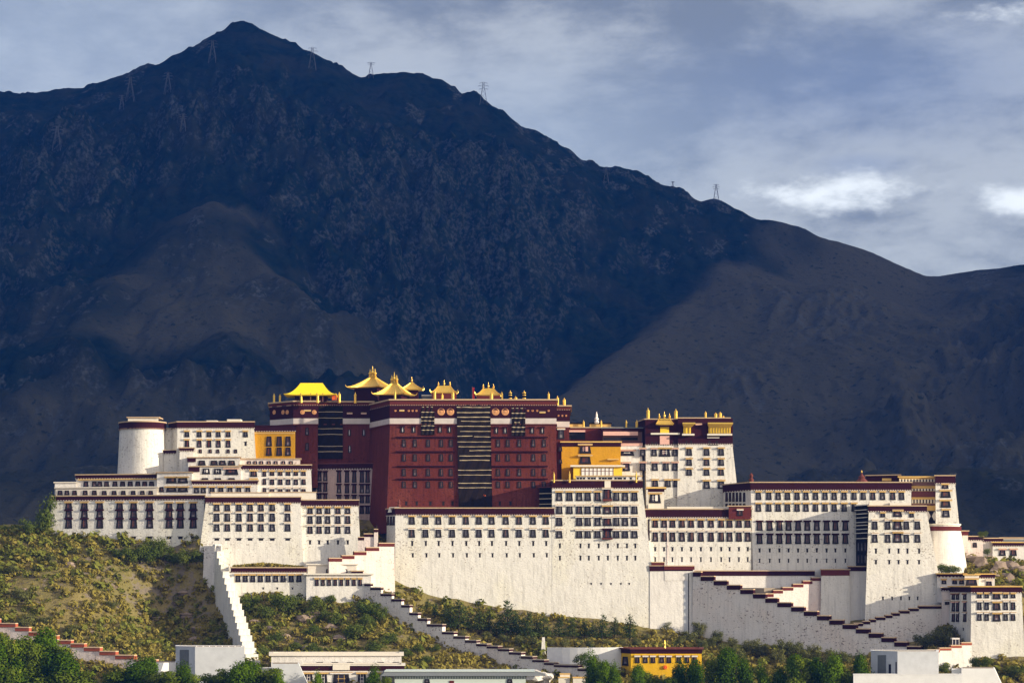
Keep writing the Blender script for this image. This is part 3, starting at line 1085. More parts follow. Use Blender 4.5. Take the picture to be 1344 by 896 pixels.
def banner(name, label, px, py0, py1, Y, r_px, group, style='gold'):
    """victory banner: a ribbed gilt drum with a finial"""
    z0, z1 = ZP(py1, Y), ZP(py0, Y)
    h = z1 - z0
    r = r_px * K * (Y + D) / D
    t = thing(name, label, 'roof ornament', (XP(px, Y), Y, z0), group)
    b = MB()
    c = (XP(px, Y), Y, z0)
    b.lathe([(r * 1.12, -0.6), (r * 1.12, h * .08), (r * .95, h * .10), (r * .95, h * .30), (r * 1.06, h * .32), (r * 1.06, h * .36), (r * .95, h * .38),
             (r * .95, h * .60), (r * 1.06, h * .62), (r * 1.06, h * .66), (r * .95, h * .68), (r * .98, h * .76), (r * .5, h * .80)], c, 12)
    b.build('drum', M['gold'] if style == 'gold' else M['yak'], t)
    f = MB()
    f.lathe([(r * .45, h * .78), (r * .55, h * .82), (r * .25, h * .87), (r * .3, h * .91), (r * .08, h * 1.0)], c, 10)
    f.build('finial', M['gold'], t)
    if style != 'gold':
        g = MB()
        for a in (0.2, 0.5, 0.7):
            g.lathe([(r * 1.0, h * a), (r * 1.12, h * (a + .02)), (r * 1.12, h * (a + .07)), (r * 1.0, h * (a + .09))], c, 12)
        g.build('gilt_band', M['gold'], t)
    return t


def gilt_roof(name, label, px, half, ridge_half, py_ridge, py_eave, py_base, Y, depth, fin=3, rot=0.0, py_fin=None, mat='gold', curve=1.7, body='maroon', horns=True, group='gilded roofs on the red palace', cat='roof pavilion', eave_in=0.72):
    s = K * (Y + D) / D
    a, r = half * s, max(0.25, ridge_half * s)
    ze, zr, zb = ZP(py_eave, Y), ZP(py_ridge, Y), ZP(py_base, Y)
    bdep = depth / 2
    cx = XP(px, Y)
    t = thing(name, label, cat, (cx, Y, zb), group, R(rot))
    WORLD_LOC[t.name] = (0, 0, 0)        # parts below are written in local coordinates
    b = MB()
    nu, ns = 7, 8
    rings = []
    for i in range(nu + 1):
        u = i / nu
        hx_, hy_ = a + (r - a) * u, bdep + (0.18 - bdep) * u
        z = (ze - zb) + (zr - ze) * (u ** curve)
        ring = []
        for side in range(4):
            for k in range(ns):
                q_ = -1 + 2 * k / ns
                x, y = [(q_ * hx_, -hy_), (hx_, q_ * hy_), (-q_ * hx_, hy_), (-hx_, -q_ * hy_)][side]
                up = (abs(q_) ** 5) * 0.035 * a * (1 - u) ** 2
                ring.append((x, y, z + up))
        rings.append(ring)
    n = 4 * ns
    for i in range(nu):
        for k in range(n):
            j = (k + 1) % n
            b.face([rings[i][k], rings[i][j], rings[i + 1][j], rings[i + 1][k]])
    b.face(rings[-1])
    # rounded eave edge and soffit
    low = [(x * .97, y * .97, z - 0.35) for x, y, z in rings[0]]
    for k in range(n):
        j = (k + 1) % n
        b.face([low[k], low[j], rings[0][j], rings[0][k]])
    b.face(low[::-1])
    if mat == 'gold':
        # raised tile rolls down the slopes
        for side in (0, 1, 2, 3):
            for k in range(1, ns):
                idx = side * ns + k
                for i in range(nu):
                    p, q_ = Vector(rings[i][idx]), Vector(rings[i + 1][idx])
                    b.bar(p + Vector((0, 0, .05)), q_ + Vector((0, 0, .05)), 0.11)
        for c_ in range(4):
            for i in range(nu):
                p, q_ = Vector(rings[i][c_ * ns]), Vector(rings[i + 1][c_ * ns])
                b.bar(p + Vector((0, 0, .08)), q_ + Vector((0, 0, .08)), 0.2)
        b.box(-r * 1.05, r * 1.05, -0.28, 0.28, zr - zb - 0.1, zr - zb + 0.45)
    b.build('roof', M[mat], t)
    w_ = MB()
    w_.box(-a * eave_in, a * eave_in, -bdep * eave_in, bdep * eave_in, -0.3, ze - zb - 0.1)
    w_.build('body', M[body], t)
    if horns and mat == 'gold':
        for c_ in range(4):
            p = Vector(rings[0][c_ * ns])
            h_ = MB()
            o_ = Vector((p.x, p.y, 0)).normalized()
            q1 = p + o_ * 0.5 + Vector((0, 0, .35))
            q2 = q1 + o_ * 0.25 + Vector((0, 0, .7))
            h_.bar(p, q1, .16)
            h_.bar(q1, q2, .16, r2=.05)
            h_.build('corner_horn', M['gold'], t)
    if fin and py_fin is not None:
        H = ZP(py_fin, Y) - zr
        for k in range(fin):
            fx = 0 if fin == 1 else (-r * .9 + 1.8 * r * k / (fin - 1))
            hh = H * (1.0 if (k == fin // 2) else 0.72)
            f = MB()
            c0 = (fx, 0, zr - zb + 0.3)
            q_ = max(.3, H * .13)
            f.lathe([(q_, 0), (q_ * 1.2, hh * .1), (q_ * .6, hh * .2), (q_ * 1.3, hh * .36), (q_ * 1.1, hh * .48), (q_ * .5, hh * .56), (q_ * .7, hh * .66), (q_ * .3, hh * .75), (.05, hh)], c0, 10)
            f.build('finial', M['gold'], t)
    return t


def stair_wall(name, label, steps, drop, wall='white', cap='maroon', cap_px=6.5, thick=1.4, group=None, top='tan', cat='wall', ground=True, under=3.0):
    """a parapet wall going down a slope in level steps, each with its dark coping"""
    x0, y0 = steps[0][0], steps[0][1]
    P0 = PT(steps[0][0], steps[0][4], steps[0][1])
    t = thing(name, label, cat, (P0.x, P0.y, P0.z - drop), group)
    wb = MB()
    zref = max(ZP(s_[4], (s_[1] + s_[3]) / 2) for s_ in steps)
    for i, (pxa, Ya, pxb, Yb, py) in enumerate(steps):
        a, c = Vector((XP(pxa, Ya), Ya)), Vector((XP(pxb, Yb), Yb))
        d = (c - a).normalized()
        nrm = Vector((d.y, -d.x))
        if nrm.y > 0:
            nrm = -nrm
        z1 = ZP(py, (Ya + Yb) / 2)
        cp = cap_px * K * ((Ya + Yb) / 2 + D) / D
        z0 = z1 - drop
        if ground:
            z0 = min(h_height(a.x, a.y), h_height(c.x, c.y), h_height((a + nrm * 3).x, (a + nrm * 3).y)) - under
            z0 = min(z0, z1 - drop)
        bt = 0.05 * (z1 - z0)
        fo = thick / 2 + 0.05 * (zref - z1)
        f0, f1 = a + nrm * fo, c + nrm * fo
        k0, k1 = a - nrm * (thick / 2), c - nrm * (thick / 2)
        if f0.x > f1.x:
            f0, f1, k0, k1 = f1, f0, k1, k0
        e0, e1 = f0 + nrm * bt, f1 + nrm * bt
        wb.prism([tuple(e0), tuple(e1), tuple(k1), tuple(k0)], z0, [tuple(f0), tuple(f1), tuple(k1), tuple(k0)], z1 - cp + 0.02 * (i % 2))
        if cap:
            cb = MB()
            o = 0.22
            dd = (f1 - f0).normalized() * (0.12 if i % 2 else 0.04)
            A, B, Cc, E = f0 + nrm * o - dd, f1 + nrm * o + dd, k1 - nrm * o + dd, k0 - nrm * o - dd
            cb.prism([tuple(A), tuple(B), tuple(Cc), tuple(E)], z1 - cp, [tuple(A), tuple(B), tuple(Cc), tuple(E)], z1 - 0.35, 0)
            o2 = nrm * 0.18
            cb.prism([tuple(A + o2), tuple(B + o2), tuple(Cc - o2), tuple(E - o2)], z1 - 0.345, [tuple(A), tuple(B), tuple(Cc), tuple(E)], z1, 1)
            cb.build('coping', [M[cap], M[top]], t)
    wb.build('wall', M[wall], t)
    return t


def interp_steps(lst, px0, Y0, px1, Y1):
    f = lambda px: Y0 + (Y1 - Y0) * (px - px0) / (px1 - px0)
    return [(a, f(a), c, f(c), py) for a, c, py in lst]
# ================================================================== the palace
PAL = 'buildings of the hilltop palace'
# ---- west: long white wing in half shade
B = house('white_wing', 'long white wing at the west end with nine dark three-storey window strips', [(69, 22), (268, 10), (268, 24), (69, 36)], 651.5, 657, 740, batter=[.07, 0, 0, .12], group=PAL)
c9 = [90.2, 110.8, 131, 157, 175.5, 196.5, 222, 236.7, 253.6]
B.windows(0, c9, [(659, 668.3), (669.3, 679.8), (680.8, 693)], 8.4, ['ochre', 'maroon', 'maroon'], 'wood', 0.7)
B.slits(0, c9, [(704, 707)], 6)
# ---- galleries stepping up behind it
B = house('gallery', 'low lower gallery of small dark openings on the roof of the west wing', [(73, 26), (206, 18), (206, 25), (73, 33)], 640.5, None, 656, 'gallery', 'pale', 0, group=PAL, corn='pale')
B.windows(0, [79, 88, 98, 112, 124, 137, 150, 162, 175, 187, 198], [(643.5, 649.5)], 6, None, 'wood')
B = house('gallery', 'upper gallery with a maroon roof edge above the west wing', [(100, 30.5), (211, 24), (211, 34), (100, 40)], 623.5, 628.5, 650, 'gallery', 'white_clean', 0, group=PAL)
B.windows(0, [113, 124, 131, 140, 151, 161, 171, 181, 190, 199], [(631.5, 639.2)], 6.4, None, 'wood')
B.ledge(0, 103, 209, 630, 0.4, 0.9, 'ochre')
B = house('annex', 'tiny blank white annex at the far west roof end', [(72, 31), (100, 30), (100, 38), (72, 38)], 633.5, None, 660, wall='white_clean', batter=0.02, group=PAL, corn='pale')
B = house('roof_room', 'small two-storey roof room with wide dark openings beside the round tower foot', [(206, 19), (252, 16), (252, 26), (206, 28)], 620.5, None, 660, wall='white_clean', batter=0.0, group=PAL, corn='tan')
B.windows(0, [225, 240], [(626, 634), (638.5, 645.5)], 12.5, 'ochre', 'wood')
B.windows(0, [212], [(638.5, 645.5)], 6, None, 'wood')
# ---- second white block
WB = [.08, .05, 0, .13]
B = house('white_block', 'white block with three rows of red-ledged windows right of the west wing', [(271, 7), (394, 7), (394, 22), (271, 22)], 652.5, 660, 790, batter=WB, group=PAL)
cA = [284.6, 298.5, 313.7, 328.4, 342.7, 357.4, 377.7]
B.windows(0, cA, [(661, 670.5), (672.5, 684), (686.5, 697)], 7, ['ochre', 'offwhite', 'offwhite'], 'frame_pale', 0.9)
B.slits(0, cA, [(706.5, 709)], 6)
B = house('white_block', 'white block with five window columns beside the stepped entrance ramp', [(394, 9), (470, 9), (470, 22), (394, 22)], 656.5, 664, 765, batter=WB[:3] + [0.02], group=PAL)
cB = [407, 419, 430.2, 443.6, 456.5]
B.windows(0, cB, [(665.5, 674), (676, 687), (689.5, 700)], 6.6, ['ochre', 'offwhite', 'offwhite'], 'frame_pale', 0.9)
B.slits(0, cB, [(709, 714)], 2.6)
# ---- terraces between the second block and the tower
B = house('terrace_house', 'white terrace house with seven dark windows below the stacked roof rooms', [(252, 16), (338, 14), (338, 24), (252, 24)], 631, 635.5, 660, wall='white_clean', batter=0.0, group=PAL)
B.windows(0, [258, 267, 278.5, 290, 302, 313.6, 325.5], [(638.5, 647)], 6.3, 'ochre', 'frame_pale')
B = house('terrace_wall', 'pale blank parapet strip over the three-row white block', [(277, 10.5), (353, 10.5), (353, 12.5), (277, 12.5)], 646.5, None, 655, cat='wall', wall='pale', batter=0, group=PAL, th=0.3, out=.3, roof=False)
B = house('terrace_wall', 'pale stepped parapet strip over the five-column white block', [(353, 11.5), (415, 11.5), (415, 13.5), (353, 13.5)], 646, None, 660, cat='wall', wall='pale', batter=0, group=PAL, th=0.3, out=.3, roof=False)
B = house('roof_room', 'middle tier of stacked roof rooms with framed white windows', [(250, 21), (316, 19), (316, 27), (250, 27)], 612.5, None, 640, wall='white_clean', batter=0.0, group=PAL)
B.windows(0, [270.5, 285.5], [(614.5, 622)], 9.5, None, 'offwhite')
B.windows(0, [304], [(614.5, 623)], 16, 'pinkcloth', 'wood')
B.windows(0, [269, 286, 304], [(627, 630.8)], 9, None, 'wood')
B.panel(0, 247.5, 262, 612.5, 619, 'maroon', .3, 'parapet')
B = house('roof_room', 'top tier of stacked roof rooms with an open dark gallery', [(247, 26), (315, 24), (315, 33), (247, 33)], 600.8, None, 618, wall='white_clean', batter=0.0, group=PAL)
B.windows(0, [265, 281, 292, 304], [(604, 610.5)], 9, None, 'wood')
B.panel(0, 246, 257, 601, 606, 'maroon', .3, 'parapet')
B = house('white_house', 'white multi-storey house with closely set windows left of the shaded block', [(315, 20), (408, 20), (408, 32), (315, 32)], 610.5, 616, 662, wall='white_clean', batter=[.05, .04], group=PAL)
cE = [357.2, 368, 378.4, 388.4, 398.5]
B.windows(0, cE, [(618, 624), (627.5, 636), (640.5, 646)], 5.6, ['ochre', 'offwhite', 'offwhite'], 'wood', .8)
B.windows(0, [333], [(617.5, 625.5)], 8.5, 'ochre', 'wood')
B.windows(0, [333], [(628, 633)], 8.5, 'ochre', 'wood')
B.windows(0, [347], [(617.5, 625), (628, 636), (640, 646)], 4.6, ['ochre', None, None], 'wood')
B = house('gallery', 'little pink and white roof gallery below the yellow shrine wall', [(315, 28), (394, 28), (394, 34), (315, 34)], 602.5, None, 616, 'gallery', 'pink', 0, group=PAL)
B.windows(0, [327, 335, 343, 353, 362, 372, 382], [(604.5, 609.8)], 5, None, 'pinkcloth')
# ---- shaded block beside the red palace
B = house('shaded_block', 'shaded dull pink block with long maroon windows against the red palace', [(406, 42), (489, 38), (489, 52), (406, 52)], 609, 616, 700, wall='dull_pink', batter=[.03, 0], group=PAL, corn='lintel')
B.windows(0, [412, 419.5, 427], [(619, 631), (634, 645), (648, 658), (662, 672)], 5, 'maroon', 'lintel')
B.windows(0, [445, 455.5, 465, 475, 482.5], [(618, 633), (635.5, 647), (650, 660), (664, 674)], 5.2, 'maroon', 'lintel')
# ---- round tower and its neighbours


def round_poly(px, Y, rpx, n=60):
    r = rpx * K * (Y + D) / D
    return [(px + rpx * math.cos(2 * math.pi * k / n - math.pi / 2), Y + r * math.sin(2 * math.pi * k / n - math.pi / 2)) for k in range(n)]


rp = round_poly(187, 43, 29.5)
B = Block('round_tower', 'round white watchtower with maroon frieze at the upper west end', 'tower', rp, 553.5, 660, 'white', 0.05, group=PAL)
B.band(553.5, 561, 'maroon', .35)
B.band(561, 562.3, 'beams_dark', .5, 'beam_row')
B.cornice(th=.45, out=.75)
b = MB()
b.prism([(XP(168, 38), 38), (XP(208, 38), 38), (XP(208, 46), 46), (XP(168, 46), 46)], ZP(554, 38), [(XP(168, 38), 38), (XP(208, 38), 38), (XP(208, 46), 46), (XP(168, 46), 46)], ZP(548, 38))
o = b.build('roof_room', M['pale'], B.t)
b = MB()
b.box(XP(166.5, 38), XP(209.5, 38), 37.3, 46.6, ZP(548.2, 38), ZP(547, 38))
b.build('roof_slab', M['tan'], B.t)
B = house('wall', 'shaded white link wall between round tower and upper white house', [(214, 43), (236, 43), (236, 50), (214, 50)], 562.5, None, 640, 'wall', wall='white', batter=[.04], group=PAL, th=.3)
B = house('wall', 'lower shaded wall with dark coping under the round tower link', [(215, 38), (240, 37), (240, 42), (215, 42)], 591, 595.5, 640, 'wall', wall='white', batter=[.03], group=PAL, th=.25)
B = house('turret', 'small square white turret left of the stacked roof rooms', [(236, 32), (254, 32), (254, 40), (236, 40)], 588, 592, 640, 'tower', wall='white', batter=[.05, 0, 0, .03], group=PAL)
B = house('white_house', 'upper white house with two window rows right of the round tower', [(222, 46), (233, 37), (333, 37), (333, 55), (222, 55)], 554, 562, 625, batter=[.03, .05, .06], group=PAL, ref=1)
cH = [245.5, 261.7, 274.5, 286.7, 299.6]
B.windows(1, cH + [322.4], [(565.5, 573.5)], 5.6, 'ochre', 'frame_pale')
B.windows(1, cH, [(577, 587)], 5.8, 'ochre', 'lintel')
B.windows(1, [263, 276, 286, 299.5, 309.3], [(589.3, 594.5)], 4, None, 'wood')
B.slits(1, [322.4], [(580, 585)], 3)
for a_, c_, y_ in ((271, 285, 551.5), (298, 316, 550)):
    b = MB()
    b.box(XP(a_, 42), XP(c_, 42), 42, 47, ZP(555, 42), ZP(y_, 42))
    b.build('roof_hut', M['pale'], B.t)
B = house('yellow_house', 'yellow ochre shrine wall with three double windows left of the red palace', [(332, 38.8), (387.5, 36.5), (387.5, 50), (332, 50)], 559.5, 566.5, 620, wall='yellow', batter=[.06], group=PAL, corn='maroon')
B.windows(0, [353, 366.5, 378], [(572.5, 585.5), (587, 598)], 7.2, [None, None], 'lintel')
B.panel(0, 332, 387, 567.5, 569, 'ochre', .25, 'frieze_board')

M['white_pane'] = plain('white_window_panes', (.80, .78, .74), .8, 0, .05, .6)
# ---- the red palace
RED = 'blocks of the red palace'


def red_block(label, top, py_top, py_base, batter, ref=0, wall='red', frieze=(531, 549), white=(549.3, 556.3), name='red_palace_block'):
    B = Block(name, label, 'palace', top, py_top, py_base, wall, batter, ref, RED)
    B.band(py_top + .5, frieze[0], 'maroon_red', .5, 'upper_cornice')
    B.band(frieze[0], frieze[0] + 1.3, 'beams_dark', .75, 'beam_row')
    B.band(frieze[0] + 1.3, frieze[1], 'maroon', .3, 'frieze')
    B.band(frieze[1], white[1], 'band_white', .22, 'white_band')
    B.band(white[1], white[1] + 1.2, 'lintel', .5, 'lower_moulding')
    B.cornice(th=.55, out=1.1, mat='tan')
    return B


B = red_block('west tower block of the red palace under the yellow tent roof', [(355, 49), (386, 39.5), (417, 39.5), (417, 60), (355, 60)], 527.5, 640, [.05, .05], 1)
B.windows(1, [403.5], [(539, 550)], 7, 'ochre', 'gold')
B.windows(1, [403], [(561, 571), (581, 591)], 4.6, None, 'wood')
B.windows(0, [366, 380], [(542, 553)], 3.2, None, 'gold')
for px, e in ((361, 0), (372.5, 0), (378, 0), (397, 1), (412.5, 1)):
    B.disc(e, px, 541, 3.0)
B = red_block('recessed dark middle block of the red palace with a black curtain', [(416, 44), (488, 44), (488, 64), (416, 64)], 528, 720, [.03])
B.curtain(0, 417.5, 450, 531.5, 602, [540.5, 548.5, 562.5, 570, 585.5, 592.5], 3)
B.windows(0, [459, 477.5], [(542.5, 553)], 5.5, 'pinkcloth', 'gold')
B.windows(0, [458.5, 477.5], [(563.5, 572)], 4.2, None, 'offwhite')
B.windows(0, [459], [(584.5, 594)], 4.2, None, 'offwhite')
B = red_block('main red palace block with five storeys of ledged windows and a central black curtain', [(484, 47), (513, 22), (729, 22), (729, 64), (484, 64)], 525.5, 700, [.06, .08, .02, 0, 0], 1)
RW = [(576.5, 586.5), (595.7, 605.3), (614.8, 624.6), (631.4, 640.2)]
cL = [530.2, 544.7, 562, 579.3, 591.8]
cR = [653.8, 666.5, 681.7, 700.2, 714]
for c_ in (cL, cR):
    B.windows(1, c_, RW, 4.9, None, 'wood')
for y_ in (574.2, 593.2, 612.3, 628.9):
    B.ledge(1, 520 + (y_ - 574) * .03, 597.5, y_, .45, .9, 'maroon')
    B.ledge(1, 646, 719, y_, .45, .9, 'maroon')
B.windows(1, [528.5, 543, 577.5, 590], [(559.8, 567.8)], 5, 'maroon', 'offwhite')
B.windows(1, [651.5, 663, 698.4, 711.8], [(560.8, 569)], 5, 'maroon', 'offwhite')
B.slits(1, [533.3, 547, 565, 582, 594, 656, 670], [(658, 663)], 2.8)
B.windows(1, [527.5], [(539, 549)], 5, 'ochre', 'gold')
B.windows(1, [712], [(541.5, 552)], 6, 'ochre', 'gold')
for px in (579, 591.2, 650.4, 663):
    B.disc(1, px, 540.3, 5.0)
for px in (519, 536.5, 541.5, 546.5, 693, 699, 705, 720):
    B.disc(1, px, 539, 1.5)
B.curtain(1, 599.5, 643.5, 531.5, 665.5, [534.7, 541.5, 547.6, (553, .12, 1), 559.5, (566.2, .08, 1), (572.4, 0, .45), (573.3, .5, 1), 580, (586.3, .03, 1), (591.3, .35, 1.0), (598.3, .05, 1), (604, .05, .95), 617, 623.3, 634, 640], 5, .7, .02)
B.curtain(1, 552.8, 570.3, 531.5, 570.5, [534.3, 541, 547.5, 552.4, 558.8, 564.5], 8, .6)
B.curtain(1, 671.6, 689.5, 532.5, 572, [536, 542.4, 548.7, (554.5, .2, .6), 560.8, 566.5], 9, .6)
for px in (611, 624.3, 637):
    B.disc(1, px, 650.5, 3, 'orange', 'curtain_emblem')
B = red_block('narrow setback block at the east shoulder of the red palace', [(728, 32), (747, 32), (747, 58), (728, 58)], 533.5, 640, [.03], 0, frieze=(537, 553), white=(554, 560.5))
B.windows(0, [736.5], [(563, 576)], 8, 'offwhite', 'frame_pale')
for px in (733, 738, 743):
    B.disc(0, px, 545.5, 1.3)
B = house('curtained_gallery', 'narrow black-curtained gallery in the shade between red palace and central front house', [(708, 14), (727, 10), (727, 20), (708, 20)], 640, None, 690, 'gallery', 'yak', 0, group=PAL, corn='lintel', roof=False)
for y_ in (648, 655, 662):
    B.ledge(0, 709, 726, y_, .35, .8, 'yakline')

# ---- yellow tent roof and gilded roofs
t = gilt_roof('tent_roof', 'bright yellow tarpaulin tent roof on the west tower block', 409, 34.5, 14.5, 502.5, 519.5, 527, 46, 14, 0, 0, None, 'tarp', 1.9, 'maroon', False, None, 'tent roof', .6)
for px in (395, 408, 416, 424, 441):
    b = MB()
    b.bar((XP(px, 41) - XP(409, 46), -6, -.5), (XP(px, 41) - XP(409, 46), -6, 3.0), .22)
    b.build('pole', M['wood'], t)
b = MB()
b.box(XP(436, 42) - XP(409, 46), XP(442, 42) - XP(409, 46), -5.0, -4.2, .3, 2.4)
b.build('orange_hanging', M['orange'], t)
gilt_roof('gilded_roof', 'largest gilded roof, highest on the red palace, turned to show its bright gable', 489, 24.5, 4.2, 495, 509.5, 526, 52, 15, 3, -28, 481, curve=1.4)
gilt_roof('gilded_roof', 'broad low gilded roof just in front and right of the largest one', 517.5, 22, 3.8, 503, 518.5, 526, 36, 12, 3, -20, 489, curve=1.45)
gilt_roof('gilded_roof', 'small bell-shaped gilded roof with a single finial', 540.5, 14, 2.2, 503, 511.5, 526, 46, 7, 1, 0, 495.5, curve=1.25, eave_in=.6)
gilt_roof('gilded_roof', 'small gilded roof with three finials above the pair of copper medallions', 583, 16.5, 8.5, 507.5, 516, 526, 34, 8, 3, 0, 499.5, curve=1.5, body='maroon_red', eave_in=.95)
gilt_roof('gilded_roof', 'small gilded roof above the central black curtain beside the red flag', 641, 16, 7.5, 511, 519, 527, 34, 8, 3, 0, 502.5, curve=1.5, body='maroon_red', eave_in=.95)
# roof huts seen over the cornice
B = house('roof_hut', 'grey striped sloping roof hut left of the three-finial gilded roof', [(555, 34), (572, 34), (572, 42), (555, 42)], 519.5, None, 530, wall='grey_roof', batter=0, group=PAL, corn='pale', roof=False)

gb = 'gilded victory banners along the red palace roof'
lst = [(359.7, 516, 527.5, 50, 1.4), (367.5, 517, 527, 46, 1.4), (395.3, 518, 526.5, 35, 1.5), (417, 516.5, 526.5, 35, 1.6), (445.3, 514, 527, 42, 1.9), (466.3, 514.5, 527, 42, 1.6),
       (518.5, 511.5, 525, 23, 1.3), (570.5, 510.5, 525, 23, 1.8), (580.5, 515.5, 525, 23, 1.4), (594.3, 512.5, 525, 23, 2.0), (645, 513.5, 525, 23, 2.2), (659, 514.5, 525, 24, 1.3), (676.8, 519.5, 529, 23, 2.2),
       (720, 514, 525.5, 26, 1.4), (731.7, 519, 533, 33, 1.9), (740.6, 521.5, 533, 33, 1.9)]
ordn = ['first', 'second', 'third', 'fourth', 'fifth', 'sixth', 'seventh', 'eighth', 'ninth', 'tenth', 'eleventh', 'twelfth', 'thirteenth', 'fourteenth', 'fifteenth', 'sixteenth', 'seventeenth', 'eighteenth', 'nineteenth', 'twentieth',
        'twenty-first', 'twenty-second', 'twenty-third', 'twenty-fourth', 'twenty-fifth', 'twenty-sixth', 'twenty-seventh', 'twenty-eighth', 'twenty-ninth', 'thirtieth']
for k, (px, y0, y1, Y, r_) in enumerate(lst):
    banner('victory_banner', f'{ordn[k]} gilded drum ornament from the left on the red palace roof edge', px, y0, y1, Y, r_, gb)
banner('victory_banner', 'black drum with gilt bands right of the central gilded roof', 669.8, 512, 526, 23, 1.9, 'black banded banners', 'black')
banner('victory_banner', 'black drum with gilt bands at the corner of the east roof edge', 688, 512, 526, 23, 2.1, 'black banded banners', 'black')
t = thing('flag', 'narrow red flag on a pole left of the central gilded roof', 'flag', (XP(619.8, 30), 30, ZP(527, 30)))
b = MB()
b.bar((XP(619.8, 30), 30, ZP(527, 30)), (XP(619.8, 30), 30, ZP(507, 30)), .12)
b.build('pole', M['wood'], t)
b = MB()
x_ = XP(619.8, 30)
for k in range(5):
    za, zb_ = ZP(508.5 + k * 3.2, 30), ZP(508.5 + (k + 1) * 3.2, 30)
    b.prism([(x_ + .15, 29.9), (x_ + .8 + .2 * (k % 2), 29.7), (x_ + .8 + .2 * (k % 2), 29.8), (x_ + .15, 30.05)], zb_, [(x_ + .15, 29.9), (x_ + .8 + .2 * ((k + 1) % 2), 29.7), (x_ + .8 + .2 * ((k + 1) % 2), 29.8), (x_ + .15, 30.05)], za)
b.build('cloth', M['redcloth'], t)

# ---- between red palace and the white east palace
B = house('maroon_gallery', 'maroon roof gallery with a pleated pink valance behind the yellow walls', [(742, 40), (816, 40), (816, 56), (742, 56)], 561.5, None, 610, 'gallery', 'maroon_red', 0, group=PAL)
B.panel(0, 746, 768, 565, 576.5, 'black', .1, 'opening')
B.ledge(0, 746, 768, 567, .8, 1.0, 'pinkcloth', 'valance')
B.panel(0, 791, 814, 572, 580.5, 'wood', .15, 'opening')
B = house('maroon_gallery', 'dark roofed gallery with long pink valance left of the east palace', [(791, 35), (843, 35), (843, 50), (791, 50)], 562, 566.5, 600, 'gallery', 'wood', 0, group=PAL, corn='grey_roof', beams=None)
B.ledge(0, 791.5, 837, 571.5, 1.6, 1.5, 'pinkcloth', 'valance')
B.panel(0, 792, 837, 574, 577.5, 'black', .15, 'opening')
B.panel(0, 792, 837, 580, 584, 'black', .15, 'opening')
for i_, (pa, pb) in enumerate([(745.5, 764.5), (774, 802)]):
    g = thing('roof_railing', ['gilt balustrade on the roof beside the red palace shoulder', 'wide gilt balustrade with white spire on the maroon gallery roof'][i_], 'railing', (XP((pa + pb) / 2, 42), 42, ZP(561, 42)), 'gilt balustrades')
    b = MB()
    b.box(XP(pa, 42), XP(pb, 42), 41.8, 42.4, ZP(560, 42), ZP(556.3, 42))
    b.build('panel', M['ochre'], g)
    b = MB()
    b.box(XP(pa, 42) - .3, XP(pb, 42) + .3, 41.5, 42.7, ZP(556.2, 42), ZP(554.6, 42))
    b.build('rail', M['yak'], g)
    if i_:
        b = MB()
        b.lathe([(.9, 0), (1.0, .8), (.6, 1.4), (.9, 2.0), (.4, 3.0), (.5, 3.4), (.1, 5)], (XP(783, 42), 42, ZP(556, 42)), 10)
        b.build('spire', M['offwhite'], g)
gb2 = 'gilded ornaments on the east roofs'
for k, (px, y0, y1, Y, r_) in enumerate([(766, 551, 560, 40.5, 1.3), (789, 551, 560, 40.5, 1.3), (822, 551, 561, 38, 1.3), (835.8, 551, 562, 36, 1.8)]):
    banner('victory_banner', f'{ordn[k]} small gilded drum from the left between red palace and east palace', px, y0, y1, Y, r_, gb2)
B = house('yellow_house', 'tall yellow ochre wall with a curtained window bay between the palaces', [(737, 30), (814.5, 30), (814.5, 46), (737, 46)], 580.5, 585.8, 650, wall='yellow', batter=[.02], group=PAL, corn='ochre', beams=None, th=.5)
B.panel(0, 761, 775.5, 581, 585.9, 'lintel', .35, 'bay_frame')
B.windows(0, [768], [(583.5, 595)], 14, 'ochre', 'pinkcloth', 1.0, 'bay_window')
B.windows(0, [768], [(598, 609)], 14, 'ochre', 'lintel', 1.4, 'bay_window')
B.ledge(0, 797, 812, 603.5, .5, 1.4, 'ochre')
B.windows(0, [735.5], [(586, 592), (603, 608)], 4.5, None, 'wood')
B = house('yellow_pavilion', 'low glazed pavilion with bright yellow ends on the front house roof', [(752.5, 20), (816.5, 20), (816.5, 28), (752.5, 28)], 612.5, None, 632, 'pavilion', 'goldpanel', 0, group=PAL, corn='pale', th=.7, out=1.2)
B.panel(0, 763, 805.5, 614.0, 623.6, 'white_pane', .12, 'window_panes')  # plain white panel in place of the glazing
for k in range(9):
    B.panel(0, 763 + k * 5.25 - .35, 763 + k * 5.25 + .35, 613.8, 623.8, 'wood', .24, 'window_post')
B.panel(0, 762.8, 805.6, 617.6, 618.2, 'wood', .22, 'window_rail')
B = house('gallery', 'long low strip of tiny dark windows in front of the yellow pavilion', [(756, 14), (842, 14), (842, 18), (756, 18)], 624.6, None, 640, 'gallery', 'white_clean', 0, group=PAL, corn='ochre', th=.3, out=.4)
for c_ in (758.5, 762.5, 766.5, 773, 777, 780.5, 787.5, 791.5, 795, 799, 802, 808, 812, 815, 820, 828, 836):
    B.slits(0, [c_], [(626.5, 628.8)], 3.2)
for k, (px, y0, y1) in enumerate([(727, 619, 631), (747.5, 618, 631), (835, 618, 631)]):
    banner('victory_banner', f'{ordn[k]} slim banner from the left on the central front house roof', px, y0, y1, 2.5, 1.1, 'slim banners on the front house')

